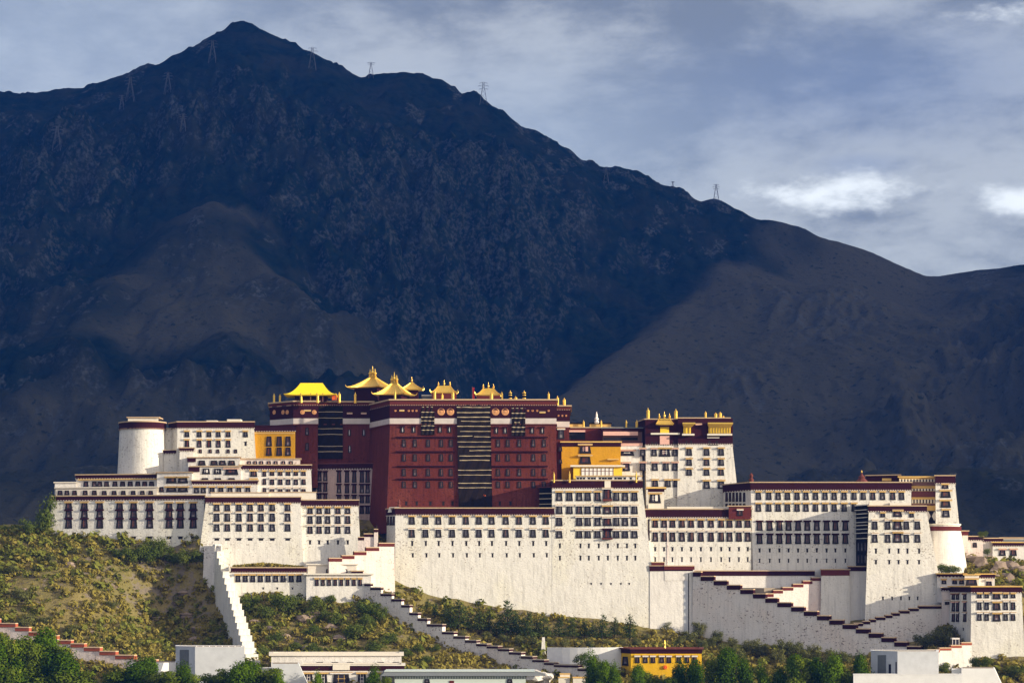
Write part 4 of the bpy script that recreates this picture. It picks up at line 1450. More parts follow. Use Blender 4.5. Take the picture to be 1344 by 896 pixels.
# ---- white east palace
B = house('east_palace_wing', 'white wing of the east palace with pink cloth awnings next to the yellow wall', [(814, 32.2), (843, 32.2), (843, 46), (814, 46)], 581, 585, 680, wall='white_clean', batter=[.05], group=PAL, band='pinkcloth', beams=None, corn='maroon')
B.windows(0, [823], [(591, 598)], 17, 'pinkcloth', 'offwhite', 1.2)
B.windows(0, [822], [(607, 618)], 9, 'pinkcloth', 'lintel', 1.2)
B = house('east_palace_wing', 'middle part of the white east palace with a gilded roof box on top', [(838, 45), (847, 31.7), (892, 31.7), (892, 50), (838, 50)], 550.5, 584, 680, batter=[.0, .05, 0], ref=1, group=PAL, corn='tan')
B.windows(1, [843.5, 858.5, 886], [(588.5, 598.5)], 7, 'pinkcloth', 'frame_pale', 1.2)
B.windows(1, [872.5], [(588, 599)], 13.5, 'ochre', 'offwhite', 1.2, 'bay_window')
B.windows(1, [843.5, 859.5, 874, 886], [(606.6, 617.5)], 7.5, 'pinkcloth', 'frame_pale', 1.2)
B.windows(1, [860, 876.5, 887.5], [(629.5, 639)], 7.5, 'ochre', 'frame_pale', 1.0)
B.windows(1, [858.5, 886.5], [(572.5, 583)], 6.5, None, 'frame_pale')
B.panel(1, 866, 878.5, 572, 583, 'pinkcloth', .5, 'cloth_screen')
B.ledge(1, 854, 892, 570.3, .7, 1.3, 'pale')
B.panel(1, 866.5, 878, 560, 569, 'goldpanel', .6, 'gilt_panel')
B.windows(1, [858, 884], [(558, 569)], 5.5, None, 'wood')
B.slits(1, [848, 891], [(560, 565)], 2.5)
gilt_roof('gilded_roof', 'tiled gilt canopy with three finials on the middle of the east palace', 872, 11.5, 7.5, 550.5, 557, 559, 31.4, 5, 3, 0, 540.5, curve=1.2, group='gilded roofs on the east palace', horns=False, eave_in=.8)
B = house('east_palace_wing', 'east end of the white east palace with gilded balconies over a maroon frieze', [(891, 31), (957.5, 31), (957.5, 50), (891, 50)], 549, 583, 680, batter=[.05, .11, 0, .02], group=PAL, corn='tan')
cw = [904.5, 927.5, 946.5]
B.windows(0, cw, [(588, 597.8)], 7.2, 'ochre', 'frame_pale', 1.1)
B.windows(0, cw, [(601.7, 611)], 7.2, 'ochre', 'frame_pale', 1.1)
B.windows(0, cw, [(614.8, 623.8)], 7.2, 'ochre', 'frame_pale', 1.1)
B.windows(0, cw[1:], [(630.5, 641)], 8, 'ochre', 'frame_pale', 1.1)
B.windows(0, [904], [(573, 583)], 7.5, None, 'frame_pale', 1)
B.windows(0, [936], [(574, 584)], 12, 'offwhite', 'goldpanel', 1)
B.windows(0, [917], [(557, 569)], 6.5, 'pinkcloth', 'frame_pale')
B.slits(0, [910.5], [(563, 568)], 2.5)
for (pa, pb, qa, qb) in ((895.5, 912, 897, 906.5), (928.5, 961.5, 930, 958.5)):
    bb = MB()
    z = lambda py: ZP(py, 30)
    bb.box(XP(qa, 30), XP(qb, 30), 29.2, 31.4, z(568.5), z(561.2))
    for k in range(int((qb - qa) / 3.2)):
        xx = XP(qa + (k + .5) * (qb - qa) / int((qb - qa) / 3.2), 30)
        bb.box(xx - .09, xx + .09, 28.95, 29.19, z(568.4), z(561.4), 1)
    bb.build('balcony', [M['goldpanel'], M['wood']], B.t)
    bb = MB()
    bb.prism([(XP(qa, 30), 28.9), (XP(qb, 30), 28.9), (XP(qb, 30), 31.5), (XP(qa, 30), 31.5)], z(561), [(XP(pa, 30), 28.0), (XP(pb, 30), 28.0), (XP(pb, 30), 31.5), (XP(pa, 30), 31.5)], z(556.5))
    bb.box(XP(pa, 30), XP(pb, 30), 28.0, 31.5, z(556.45), z(554.8))
    bb.build('balcony_canopy', M['gold'], B.t)
    bb = MB()
    bb.box(XP(pa - .5, 30), XP(pb - 1, 30), 28.3, 31.5, z(571.5), z(569.2))
    bb.build('balcony_floor', M['pale'], B.t)
for k, (px, y0, y1, Y, r_) in enumerate([(850.5, 535, 550, 36, 2.3), (887, 536, 550, 36, 2.3), (926, 539, 549, 32, 1.5), (939.3, 541, 549, 32, 2.1), (945.3, 540, 549, 32, 2.1), (949.5, 545, 549, 32, 1.2)]):
    banner('victory_banner', f'{ordn[k]} gilded drum ornament from the left on the east palace roof', px, y0, y1, Y, r_, 'gilded ornaments on the east palace')

# ---- the great white front
B = house('front_house', 'tall central white front house with four window rows and red middle bays', [(724.5, 3.75), (842, 3.75), (842, 19), (724.5, 19)], 630.8, 640.8, 836, batter=[.078, .118, 0, .0], group=PAL, cat='building')
co = [734, 747.5, 760.3, 771.5, 784.4, 809, 820.5, 832.8]
ro = [(645, 657.2), (663, 674.3), (678.2, 690), (695.3, 706)]
B.windows(0, co, ro, 8, ['ochre', 'offwhite', 'offwhite', 'offwhite'], 'frame_pale', 0.9, skip=((2, 1), (3, 1)))
B.windows(0, [797], [(641, 656), (664, 674.5), (679, 690), (694.5, 706.5)], 10.5, ['offwhite', 'ochre', 'offwhite', 'maroon'], 'lintel', 1.4, 'bay_window')
B.ledge(0, 791, 803, 657.3, .8, 1.4, 'lintel', 'balcony')
B.ledge(0, 790, 804, 707.4, .5, 1.4, 'lintel', 'balcony')
cs = [735, 762, 773, 786, 798, 811, 823, 834]
B.slits(0, cs, [(713.5, 719), (729.5, 735)], 2.2)
B.slits(0, [776, 789, 802, 815, 826], [(765, 767)], 1.6)
B.panel(0, 793.5, 801.5, 629.8, 641, 'pale', .5, 'frieze_break')
B = house('great_wall', 'vast blank white central wall with eleven window columns under a maroon frieze', [(507.5, 14), (519, 3), (727, 3), (727, 18), (507.5, 18)], 667, 675.8, 838, batter=[.03, .08, 0], ref=1, group=PAL, cat='building')
cp_ = [540.7, 558.6, 575.5, 593.6, 611.7, 628.7, 645.4, 664, 681.3, 699.6, 716.6]
B.windows(1, cp_, [(677, 688), (693.7, 705)], 7.4, ['ochre', 'offwhite'], 'frame_pale', 0.9)
B.slits(1, [x + .4 for x in cp_], [(710, 716)], 2.4)
B.slits(1, [x + 1.2 for x in cp_], [(726, 731)], 2.2)
B.windows(0, [509.5, 513.2, 516.8], [(677.5, 689)], 2.4, None, 'wood')
B = house('roof_hut', 'pale mound and spire ornament at the left end of the great wall roof', [(511, 8), (524, 6), (524, 12), (511, 12)], 665, None, 672, wall='pale', batter=.3, corn=None)
b = MB()
b.lathe([(.7, 0), (.8, .8), (.4, 1.4), (.6, 2.0), (.1, 3.4)], (XP(523.5, 8), 8, ZP(665.5, 8)), 8)
b.build('spire', M['lintel'], B.t)
B = house('east_front_wing', 'white front wing with eleven window columns right of the central front house', [(846, 6), (986, 6), (986, 16), (846, 16)], 668.5, 679, 765, batter=[.06], group=PAL)
cq = [860, 871.7, 882.7, 895.2, 907.2, 920, 933.3, 946.7, 957.7, 970, 981.6]
B.windows(0, cq, [(681.3, 692), (697, 710.3)], 7.2, ['ochre', 'offwhite'], 'wood', 0.8)
B.slits(0, cq, [(718, 723)], 2.4)
B.slits(0, cq, [(731.5, 737)], 1.8)
B.windows(0, [851.5], [(681, 709)], 2.4, None, 'wood')
B.panel(0, 875.3, 877.3, 680, 741, 'pink', .2, 'drain_pipe')
b = MB()
b.box(XP(876, 12), XP(956, 12), 12, 13, ZP(669, 12), ZP(664.6, 12))
b.build('rear_parapet', M['pale'], B.t)
B = house('frieze_box', 'small all-maroon roof box with one window where the two front wings meet', [(956.5, 4.6), (985.5, 4.6), (985.5, 9), (956.5, 9)], 664.5, None, 681, wall='maroon_red', batter=0, group=PAL)
B.windows(0, [971.3], [(668.5, 676.5)], 6.5, 'offwhite', 'wood')
B = house('lantern_room', 'little square glazed room with an ochre roof beside the central front house', [(851, 10), (871.5, 10), (871.5, 17), (851, 17)], 641, 645, 672, wall='pale', batter=0, group=PAL, corn='ochre', beams=None, th=.7, out=.9)
B.windows(0, [859.5], [(647, 660)], 14, 'ochre', 'offwhite', 1.1)
B = house('east_long_wing', 'long eastern white wing with twin window rows crossed by a tower shadow', [(949.5, 27), (985, 6.6), (1196, 6.6), (1196, 27)], 633.3, 643.3, 790, batter=[.0, .06, 0], ref=1, group=PAL)
cr1 = [995.6, 1009.2, 1021.5, 1033.8, 1046.3, 1058, 1070.6, 1083, 1095, 1108, 1121]
cr2 = [1133, 1145.6, 1158.3, 1171.7, 1183.5]
B.windows(1, cr1 + cr2, [(645, 655.8)], 6.6, 'ochre', 'frame_pale', 0.8)
B.windows(1, cr1, [(660, 671)], 6.6, 'ochre', 'frame_pale', 0.8)
c11 = [997, 1010.3, 1023, 1035, 1047.5, 1059.5, 1072, 1085, 1096.5, 1109.5]
B.windows(1, c11, [(683.7, 696), (700.7, 713.4)], 7.2, 'maroon', 'wood', 0.6)
B.slits(1, c11, [(720, 724.5)], 2.4)
B.slits(1, c11, [(733.5, 738)], 1.8)
B.windows(0, [954, 958.5, 963, 967.5, 972, 977], [(646, 658), (660.5, 664)], 2.6, None, 'lintel')
b = MB()
b.lathe([(.9, 0), (1.0, .9), (.5, 1.5), (.8, 2.6), (.1, 3.6)], (XP(986, 8), 8, ZP(632, 8)), 8)
b.build('corner_ornament', M['lintel'], B.t)
# ---- the projecting tower and what stands behind it
B = house('front_tower', 'flaring white tower with a wide middle bay projecting from the eastern wing', [(1140.5, -12), (1215, -12), (1215, 9), (1140.5, 9)], 664.2, 671.3, 846, batter=[.06, .185, 0, .035], group=PAL, cat='tower')
B.windows(0, [1158.7, 1196.5], [(672.5, 678.5)], 5.8, 'ochre', 'frame_pale')
cS = [1148.3, 1165.3, 1189.8, 1204.3]
B.windows(0, cS, [(682.8, 694.6), (700, 711.6)], 6.8, 'offwhite', 'frame_pale', 0.9)
B.windows(0, [1178], [(670, 678), (683, 695), (698.5, 711.8)], 11, ['ochre', 'ochre', 'ochre'], 'lintel', 1.4, 'bay_window')
B.slits(0, [1149.8, 1167.3, 1179.5, 1191.2, 1206.4], [(720, 726), (735, 740)], 2.3)
B.slits(0, [1159, 1171, 1182.5, 1193.5, 1204.5], [(783, 787)], 1.8)
b = MB()
b.box(XP(1141, 2), XP(1168, 2), 2, 3, ZP(664, 2), ZP(657.5, 2))
b.box(XP(1168, 1), XP(1196, 1), 1, 2, ZP(664, 1), ZP(659.5, 1))
b.build('rear_parapet', M['pale'], B.t)
B = house('balcony_stack', 'stack of dark timber balconies in the corner left of the flaring tower', [(1123.5, 4), (1139, -6), (1139, 7), (1123.5, 7)], 664, None, 748, 'gallery', 'yak', 0, group=PAL, corn='pale', roof=False)
for y_ in (670, 675, 680, 686, 690, 695, 700, 707):
    B.ledge(0, 1123.5, 1139, y_, .28, .7, 'pale')
B.windows(0, [1127, 1131.5, 1136], [(711, 724), (727, 740)], 4, None, 'frame_pale')
B = house('roof_house', 'dark-friezed roof house above the eastern long wing', [(1137, 28), (1181, 24), (1181, 34), (1137, 34)], 624.3, 634, 650, wall='white_clean', batter=0, group=PAL)
B.panel(0, 1158, 1170, 627.5, 631, 'ochre', .6, 'cloth_awning')
t = thing('incense_burner', 'dark pointed roof ornament left of the dark-friezed roof house', 'roof ornament', (XP(1131, 24), 24, ZP(634, 24)))
b = MB()
b.lathe([(2.6, -1), (2.4, .6), (1.2, 1.8), (1.4, 2.2), (.5, 3.2), (.15, 4.0)], (XP(1131, 24), 24, ZP(633, 24)), 10)
b.build('dome', M['lintel'], t)
b = MB()
b.lathe([(.15, 3.9), (.3, 4.2), (.05, 5.0)], (XP(1131, 24), 24, ZP(633, 24)), 8)
b.build('finial', M['gold'], t)
B = house('timber_gallery', 'tall open timber gallery with white-dotted beams at the east end', [(1180, 21), (1230, 21), (1230, 34), (1180, 34)], 626.3, None, 720, 'gallery', 'ochre', 0, group=PAL, corn='ochre', th=.5)
dots = striped('dotted_beam', (0.05, .03, .02), (.70, .62, .48), 1.25, .5)
M['dots'] = dots
for (ya, yb, mt) in ((628.5, 632, 'dots'), (632.3, 637, 'wood'), (638.5, 639.7, 'ochre'), (641, 644, 'dots'), (644.5, 652, 'lintel'), (655.2, 660, 'dots'), (660.6, 663, 'wood')):
    B.panel(0, 1180.5, 1229, ya, yb, mt, .25, 'gallery_storey')
B.panel(0, 1214, 1230, 670, 688, 'black', .3, 'door_cloth')
for px in (1218, 1226):
    b = MB()
    c = B.at(0, px, 677)
    b.face([(c.x - 1, c.y - .4, c.z), (c.x, c.y - .4, c.z - 2), (c.x + 1, c.y - .4, c.z), (c.x, c.y - .4, c.z + 2)])
    b.build('cloth_emblem', M['offwhite'], B.t)
B = house('corner_house', 'slim white corner house with stacked windows at the east end', [(1228, 17), (1252.5, 17), (1252.5, 32), (1228, 32)], 624.5, 634.5, 760, wall='white', batter=[.05, .10], group=PAL)
B.windows(0, [1240.5], [(635, 641)], 8, 'ochre', 'wood')
B.windows(0, [1241], [(643.5, 653), (656.3, 665.8)], 12.5, ['ochre', 'ochre'], 'wood', 1.0)
B.windows(0, [1241.5], [(668.5, 678.5)], 9, 'ochre', 'frame_pale', .9)
b = MB()
b.bar((XP(1247, 18), 18, ZP(625, 18)), (XP(1247, 18), 18, ZP(620.8, 18)), .12)
b.bar((XP(1247, 18), 18, ZP(621, 18)), (XP(1254, 18), 18, ZP(621.5, 18)), .12)
b.box(XP(1253, 18), XP(1255, 18), 17.5, 18.3, ZP(623.2, 18), ZP(621, 18))
b.build('roof_lamp', M['steel'], B.t)
rp = round_poly(1239.5, 15, 20.5)
B = Block('round_bastion', 'smooth round cream bastion with a maroon rim under the corner house', 'tower', rp, 688.5, 775, 'white_clean', 0.16, group=PAL)
B.band(690.3, 696, 'maroon_red', .2)
B.cornice(th=.55, out=.45, mat='pale')
# ================================================================== lower walls, ramps and gate houses
WAL = 'stepped ramp walls of the palace'
B = house('retaining_wall', 'white battered retaining wall with a drain groove below the east front wing', [(853, .9), (908, .9), (908, 8), (853, 8)], 742.5, 749, 842, 'wall', wall='white_clean', batter=[.078, .12, 0, .0], group=PAL, beams=None, th=.3, out=.25, roof=False)
B.panel(0, 898, 902.5, 752, 835, 'grey_wall', .12, 'drain_groove')
B.panel(0, 903.2, 904.4, 752, 835, 'black', .16, 'drain_pipe')
stair_wall('ramp_wall', 'short two-step wall with maroon coping under the drain pipe of the east front wing', [(855, 1.5, 872, 1.5, 736.8), (872, 1.2, 911, 1.2, 741.6)], 6, 'white_clean', 'maroon_red', 5.5, 1.0, WAL, ground=False)
stair_wall('terrace_wall', 'long level terrace wall with dark coping above the descending east ramp', [(909, 2.5, 1069, 2.5, 748)], 13, 'white_clean', 'maroon', 7, 1.2, WAL, ground=False)
xs_ = [910.5, 921, 938, 955.5, 973, 990, 1006, 1022, 1040, 1057, 1074, 1090.5, 1107.6, 1125.5, 1142, 1159, 1175.7, 1192.5, 1210]
lst = [(xs_[k], xs_[k + 1], 749.5 + 5.72 * k) for k in range(len(xs_) - 1)]
stair_wall('ramp_wall', 'long east ramp wall descending rightwards in eighteen dark-coped steps', interp_steps(lst, 910, .2, 1210, -36), 8, 'white_worn', 'maroon', 6.6, 1.6, WAL)
lst = [(1004, 1014, 778), (1014, 1026, 773.5), (1026, 1040, 769.7), (1040, 1053, 765.4), (1053, 1065, 761.2), (1065, 1078.5, 757)]
stair_wall('ramp_wall', 'sunlit inner ramp wall rising rightwards in six red-coped steps', interp_steps(lst, 1004, -9, 1078, -3), 12, 'pink', 'maroon_red', 4.6, 1.2, WAL)
B = house('gate_block', 'sunlit white gate block with a maroon top left of the flaring tower', [(1078, -5), (1114.5, -5), (1114.5, 3), (1078, 3)], 747.5, 754.8, 835, 'gatehouse', wall='white', batter=[.05, .02, 0, .02], group=PAL, band='maroon_red', beams=None)
B = house('gate_block', 'shaded white gate block tucked against the flaring tower foot', [(1113.5, -4), (1137, -4), (1137, 3), (1113.5, 3)], 743.5, 749, 835, 'gatehouse', wall='white_clean', batter=[.05], group=PAL, beams=None)
lst = [(1120, 1132, 816.5), (1132, 1141, 814), (1141, 1149, 811.5), (1149, 1161, 808.5), (1161, 1170.5, 806), (1170.5, 1180, 803), (1180, 1193, 800), (1193, 1205, 797), (1205, 1248, 793.8)]
stair_wall('ramp_wall', 'shaded ramp wall climbing rightwards from the tower foot to the corner gatehouse', interp_steps(lst, 1120, -22.5, 1248, -21.5), 8, 'white_worn', 'maroon', 4.4, 1.3, WAL)
# yard behind the ramps: rubble terrace
tb = MB()
tb.prism([(XP(925, 1.6), 1.6), (XP(1003, -7.5), -7.5), (XP(1080, -1), -1), (XP(1080, 2.4), 2.4), (XP(925, 2.4), 2.4)], ZP(800, 0), [(XP(925, 1.6), 1.6), (XP(1003, -7.5), -7.5), (XP(1080, -1), -1), (XP(1080, 2.4), 2.4), (XP(925, 2.4), 2.4)], ZP(771, 0))
tag(tb.build('terrace_floor', M['roof']), kind='structure')
# ---- corner gatehouse at the right
B = house('corner_gatehouse', 'white gatehouse at the lower right with a shaded side and a maroon frieze', [(1246, -22), (1275, -46), (1340.5, -46), (1340.5, -22)], 770, 777.5, 884, 'gatehouse', wall='white', batter=[.03, .05, .05, 0], ref=1, group=PAL, corn='ochre')
B.windows(1, [1285.5, 1295, 1320, 1329.7], [(778, 784.5), (788.8, 800), (804, 814)], 5.6, ['ochre', 'offwhite', 'offwhite'], 'frame_pale', 0.9)
B.windows(1, [1308], [(778, 786), (790, 800.5), (804.5, 815)], 9.5, ['ochre', 'ochre', 'ochre'], 'wood', 1.4, 'bay_window')
B.windows(0, [1251.5, 1257, 1266.5], [(779, 786.5), (789.5, 802), (804, 815.5)], 3.6, ['lintel', 'pinkcloth', 'offwhite'], 'wood', .7)
B.slits(0, [1254, 1264.5], [(824, 827)], 3)
B = house('roof_room', 'flat roof room with small windows between flaring tower and gatehouse', [(1230, -16), (1268, -19), (1268, -10), (1230, -10)], 753, 757, 790, wall='white_clean', batter=0, group=PAL, corn='ochre')
B.windows(0, [1239, 1253, 1262], [(760, 766)], 6, 'ochre', 'wood')
B = house('roof_room', 'small pale middle roof room over the gatehouse with an ochre awning', [(1266, -22), (1285, -22), (1285, -14), (1266, -14)], 754.5, None, 790, wall='pale', batter=0, group=PAL, corn='ochre')
B.windows(0, [1275], [(759, 768)], 14, 'ochre', 'wood')
B = house('roof_room', 'dark-topped roof room at the right end above the gatehouse', [(1281, -19), (1305.5, -19), (1305.5, -10), (1281, -10)], 753.5, 758.5, 790, wall='white_clean', batter=0, group=PAL, corn='ochre')
B.windows(0, [1298], [(761, 769)], 7, 'offwhite', 'wood')
B = house('link_wall', 'shaded link wall between the climbing ramp and the gatehouse side', [(1236, -23), (1248, -23), (1248, -16), (1236, -16)], 771, 775, 840, 'wall', wall='pink', batter=0, group=PAL, th=.3, roof=False)
B.windows(0, [1243], [(788, 793)], 5, 'offwhite', 'wood')
# ---- low white houses on the far right ridge
B = house('ridge_house', 'low white house with one small window at the left of the right ridge', [(1264, 34), (1290, 34), (1290, 42), (1264, 42)], 704, 709, 735, 'house', wall='pink', batter=.02, group='low houses on the right ridge')
B.windows(0, [1279.5], [(711.5, 718)], 5, None, 'wood')
B = house('ridge_house', 'long blank white ridge house with a stepped maroon edge', [(1289, 38), (1316, 38), (1316, 46), (1289, 46)], 706.5, 711, 745, 'house', wall='white_clean', batter=.02, group='low houses on the right ridge')
B = house('ridge_house', 'white ridge house with two dark windows at the right photo edge', [(1303, 35), (1362, 35), (1362, 43), (1303, 43)], 712, 716.5, 750, 'house', wall='white_clean', batter=.02, group='low houses on the right ridge', corn='ochre')
B.windows(0, [1315.5, 1330], [(720.5, 729)], 8, 'pinkcloth', 'wood')
B = house('ridge_house', 'flat pale upper ridge house behind the two-window one', [(1313, 44), (1366, 44), (1366, 52), (1313, 52)], 706, None, 735, 'house', wall='pale', batter=0, group='low houses on the right ridge')
B.panel(0, 1316, 1352, 707.5, 711.5, 'grey_roof', .1, 'opening')
B = house('ridge_hut', 'tiny red-roofed hut touching the round bastion', [(1263, 30), (1270.5, 30), (1270.5, 34), (1263, 34)], 697, 702, 725, 'hut', wall='pink', batter=.0, group='low houses on the right ridge', band='maroon_red', beams=None)

# ---- west: entrance ramp and lower houses
lst = [(431, 448, 731.5), (448, 464, 728), (464, 480, 723), (480, 496.5, 717.5), (496.5, 517, 711.8)]
stair_wall('ramp_wall', 'sunlit rusty entrance ramp rising rightwards to the great wall in five steps', interp_steps(lst, 431, -13, 517, -5), 14, 'pink', 'maroon_red', 5, 1.6, WAL)
stair_wall('ramp_wall', 'short shaded stair wall above the entrance ramp beside the red palace foot', [(470, 2, 478, 2, 704), (478, 2, 492, 2, 699.5), (491, 1.4, 496, 1.4, 693.5)], 10, 'pink', 'maroon', 4.5, 1.2, WAL, ground=False)
B = house('lower_house', 'lower white house with nine dark windows and grass growing on its roof', [(303.5, -14), (402, -14), (402, -4), (303.5, -4)], 745, 750.5, 795, 'house', wall='white', batter=[.05], group='lower houses beside the stepped wall', beams='beams_dark')
B.windows(0, [312.4, 322, 331.8, 341.9, 352, 362, 371.6, 382.3, 392.3], [(753.8, 763.5)], 6.4, 'ochre', 'frame_pale', .9)
B.slits(0, [345.5, 364, 384], [(771, 773)], 1.8)
B = house('lower_house', 'bright white lower house with eight small windows under a pale cornice', [(402, -17), (487, -17), (487, -6), (402, -6)], 754, None, 800, 'house', wall='white_clean', batter=[.03], group='lower houses beside the stepped wall', corn='pale', th=.6, out=1.0)
B.windows(0, [416, 424, 432, 440, 448, 456.4, 464.6, 472.7], [(758.8, 768.3)], 4.6, 'ochre', 'wood', .8)
B = house('lower_roof_room', 'pale flat roof room with small openings on the eight-window house', [(404, -12), (468, -12), (468, -5), (404, -5)], 741, None, 770, 'roof room', wall='pale', batter=0, group='lower houses beside the stepped wall', corn='pale', th=.5, out=.7)
B.windows(0, [430, 440, 446, 454], [(746.5, 751.5)], 4, None, 'ochre')
B = house('parapet_wall', 'short maroon-topped parapet at the right end of the eight-window house', [(462, -14), (476, -14), (476, -9), (462, -9)], 749.5, 753, 770, 'wall', wall='maroon_red', batter=0, group='lower houses beside the stepped wall', beams=None, roof=False)
# big stepped wall running down towards the viewer
n = 19
st = []
for k in range(n):
    t0, t1 = k / n, (k + 1) / n
    f = lambda t_: (283 + (337 - 283) * (t_ ** 0.92), 4 + (-66 - 4) * t_)
    (pa, Ya), (pb, Yb) = f(t0), f(t1)
    st.append((pa, Ya, pb, Yb, 714 + (866 - 714) * (k / (n - 1)) ** 0.97))
stair_wall('stepped_wall', 'tall bare white stepped wall plunging down the west slope towards the viewer', st, 14, 'white', None, 0, 2.6, WAL, under=5)
B = house('buttress', 'rough white buttress at the head of the plunging stepped wall', [(268, 2), (290, -1), (290, 8), (268, 8)], 716, None, 795, 'wall', wall='white_worn', batter=[.10, 0, 0, .04], group=PAL, corn=None, roof=False)
# centre stair wall
lst = [(480, 488, 765), (488, 501.5, 770), (501.5, 516, 778), (516, 529, 785), (529, 540, 793), (540, 551, 803), (551, 563.5, 810.5), (563.5, 583.5, 818), (583.5, 599, 828), (599, 614, 833.8), (614, 629, 839), (629, 642.7, 843.6),
       (642.7, 657.6, 846.5), (657.6, 672, 850), (672, 688, 854.5), (688, 703, 860), (703, 718.6, 864.3), (718.6, 731.5, 868), (731.5, 763, 871), (763, 777, 876)]
stair_wall('ramp_wall', 'long dull grey ramp wall descending rightwards across the middle slope', interp_steps(lst, 480, -17, 777, -72), 5, 'white_worn', 'maroon', 3.6, 1.3, WAL, top='roof')
lst = [(-40, 0, 811), (0, 21.7, 816.8), (21.7, 39.7, 822), (39.7, 57.6, 828), (57.6, 76.6, 832.6), (76.6, 95, 838.9), (95, 112.7, 843.3), (112.7, 133, 848.2), (133, 154, 853.4), (154, 178, 858.5), (178, 207, 864.5), (207, 230, 870)]
stair_wall('ramp_wall', 'low sunlit wall with brick-red coping descending at the lower left', interp_steps(lst, -40, -53, 230, -76), 4, 'pink', 'rust', 5.6, 1.3, WAL)
lst = [(1216, 1232, 851.5), (1232, 1247, 849), (1247, 1261, 845.6), (1261, 1274, 842)]
stair_wall('ramp_wall', 'short sunlit white wall with orange coping below the gatehouse side', interp_steps(lst, 1216, -56, 1274, -52), 6, 'white_clean', 'rust', 3.8, 1.2, WAL)
t = thing('booth', 'small dark glass booth with a white roof beside the gatehouse side wall', 'booth', (XP(1253.5, -48), -48, ZP(848, -48)))
z = lambda py: ZP(py, -48)
b = MB()
b.box(XP(1249.2, -48), XP(1257.8, -48), -49.2, -46.8, z(850), z(838.5))
b.build('body', M['glass'], t)
b = MB()
b.box(XP(1248.6, -48), XP(1258.4, -48), -49.5, -46.5, z(838.4), z(836.5))
for x_ in (1249.2, 1253.4, 1257.8):
    b.box(XP(x_, -48) - .1, XP(x_, -48) + .1, -49.32, -49.21, z(850), z(838.5))
b.build('roof', M['offwhite'], t)

# ================================================================== town edge in front of the hill
FG = 'plain modern buildings along the bottom'
B = house('rendered_building', 'plain grey-white block with a darker side at the bottom left', [(230.5, -104), (256, -113), (321, -113), (321, -100), (230.5, -96)], 849, None, 960, 'building', wall='grey_wall', batter=0, ref=1, group=FG, corn='white_render', th=.25, out=.06)
B.panel(0, 236, 248, 852, 890, 'grey_roof', .06, 'door')
for k in range(8):
    px = 258 + k * 8.4
    b = MB()
    b.box(XP(px, -113) - .12, XP(px, -113) + .12, -112.9, -112.6, ZP(848, -113) - .2, ZP(846.9, -113))
    b.build('roof_light', M['offwhite'], B.t)
B = house('rendered_building', 'low white block with a slanting left end beside the plain grey-white block', [(172, -106), (215, -110), (231, -108), (231, -98), (172, -98)], 869, None, 960, wall='white_render', batter=[.25, 0], ref=1, group=FG, corn=None)
B = house('rendered_building', 'narrow white connecting block at the foot of the plunging stepped wall', [(319, -106), (357, -106), (357, -98), (319, -98)], 877, None, 960, wall='white_render', batter=0, group=FG, corn='grey_wall', th=.2, out=.1)
B = house('rendered_building', 'small grey-white block with a sloping right side at the bottom', [(357, -117), (392, -117), (392, -107), (357, -107)], 870.5, None, 960, wall='grey_wall', batter=[0, .45, 0, 0], group=FG, corn=None)
# traditional house
B = house('courtyard_house', 'white traditional house with stretched flat roofs and maroon window heads at the bottom', [(394, -98), (530, -98), (530, -84), (394, -84)], 873, 879.5, 960, 'house', wall='white_clean', batter=0, group=None, corn='pale', beams=None)
B.windows(0, [405, 424, 475, 499], [(882.5, 900)], 11, 'ochre', 'offwhite')
B.windows(0, [448], [(882.5, 905)], 22, 'offwhite', 'ochre', .8, 'door')
B.panel(0, 437, 459, 871, 878.5, 'pale', .7, 'porch_roof')
B = house('courtyard_house', 'rear half of the traditional house with a long pale roof terrace', [(356, -82), (527, -82), (527, -70), (356, -70)], 860, None, 960, 'house', wall='white_clean', batter=0, corn='pale', th=1.0, out=.8)
B.slits(0, [420, 440, 460, 500, 520], [(869, 873)], 5)
b = MB()
b.box(XP(470, -78), XP(518, -78), -80, -74, ZP(861, -78), ZP(857.5, -78))
b.build('roof_terrace', M['pale'], B.t)
# grey roofed building
B = house('grey_roofed_building', 'pale mint building with a grey roof and stepped frieze at the bottom centre', [(518, -112), (690, -112), (690, -98), (518, -98)], 886, None, 960, 'building', wall='mint', batter=0, group=FG, corn=None)
b = MB()
b.prism([(XP(500, -114), -114), (XP(716, -114), -114), (XP(716, -96), -96), (XP(500, -96), -96)], ZP(886, -112), [(XP(505, -112), -111), (XP(700, -112), -111), (XP(700, -98), -98), (XP(505, -98), -98)], ZP(881, -112))
b.build('roof', M['grey_roof'], B.t)
b = MB()
b.box(XP(504, -112), XP(702, -112), -111.5, -98.5, ZP(881, -112) + .01, ZP(879.8, -112))
b.build('roof_edge', M['mint'], B.t)
B.band(887, 890, striped('dentil_frieze', (.25, .3, .3), (.6, .66, .62), .9, .5), .12, 'dentil_frieze')
B.windows(0, [560.5, 669], [(890.5, 896)], 7, None, 'frame_pale')
B.panel(0, 590, 596, 892.5, 900, 'maroon_red', .2, 'sign_board')
# white rocks and small yellow pieces by the ramp end


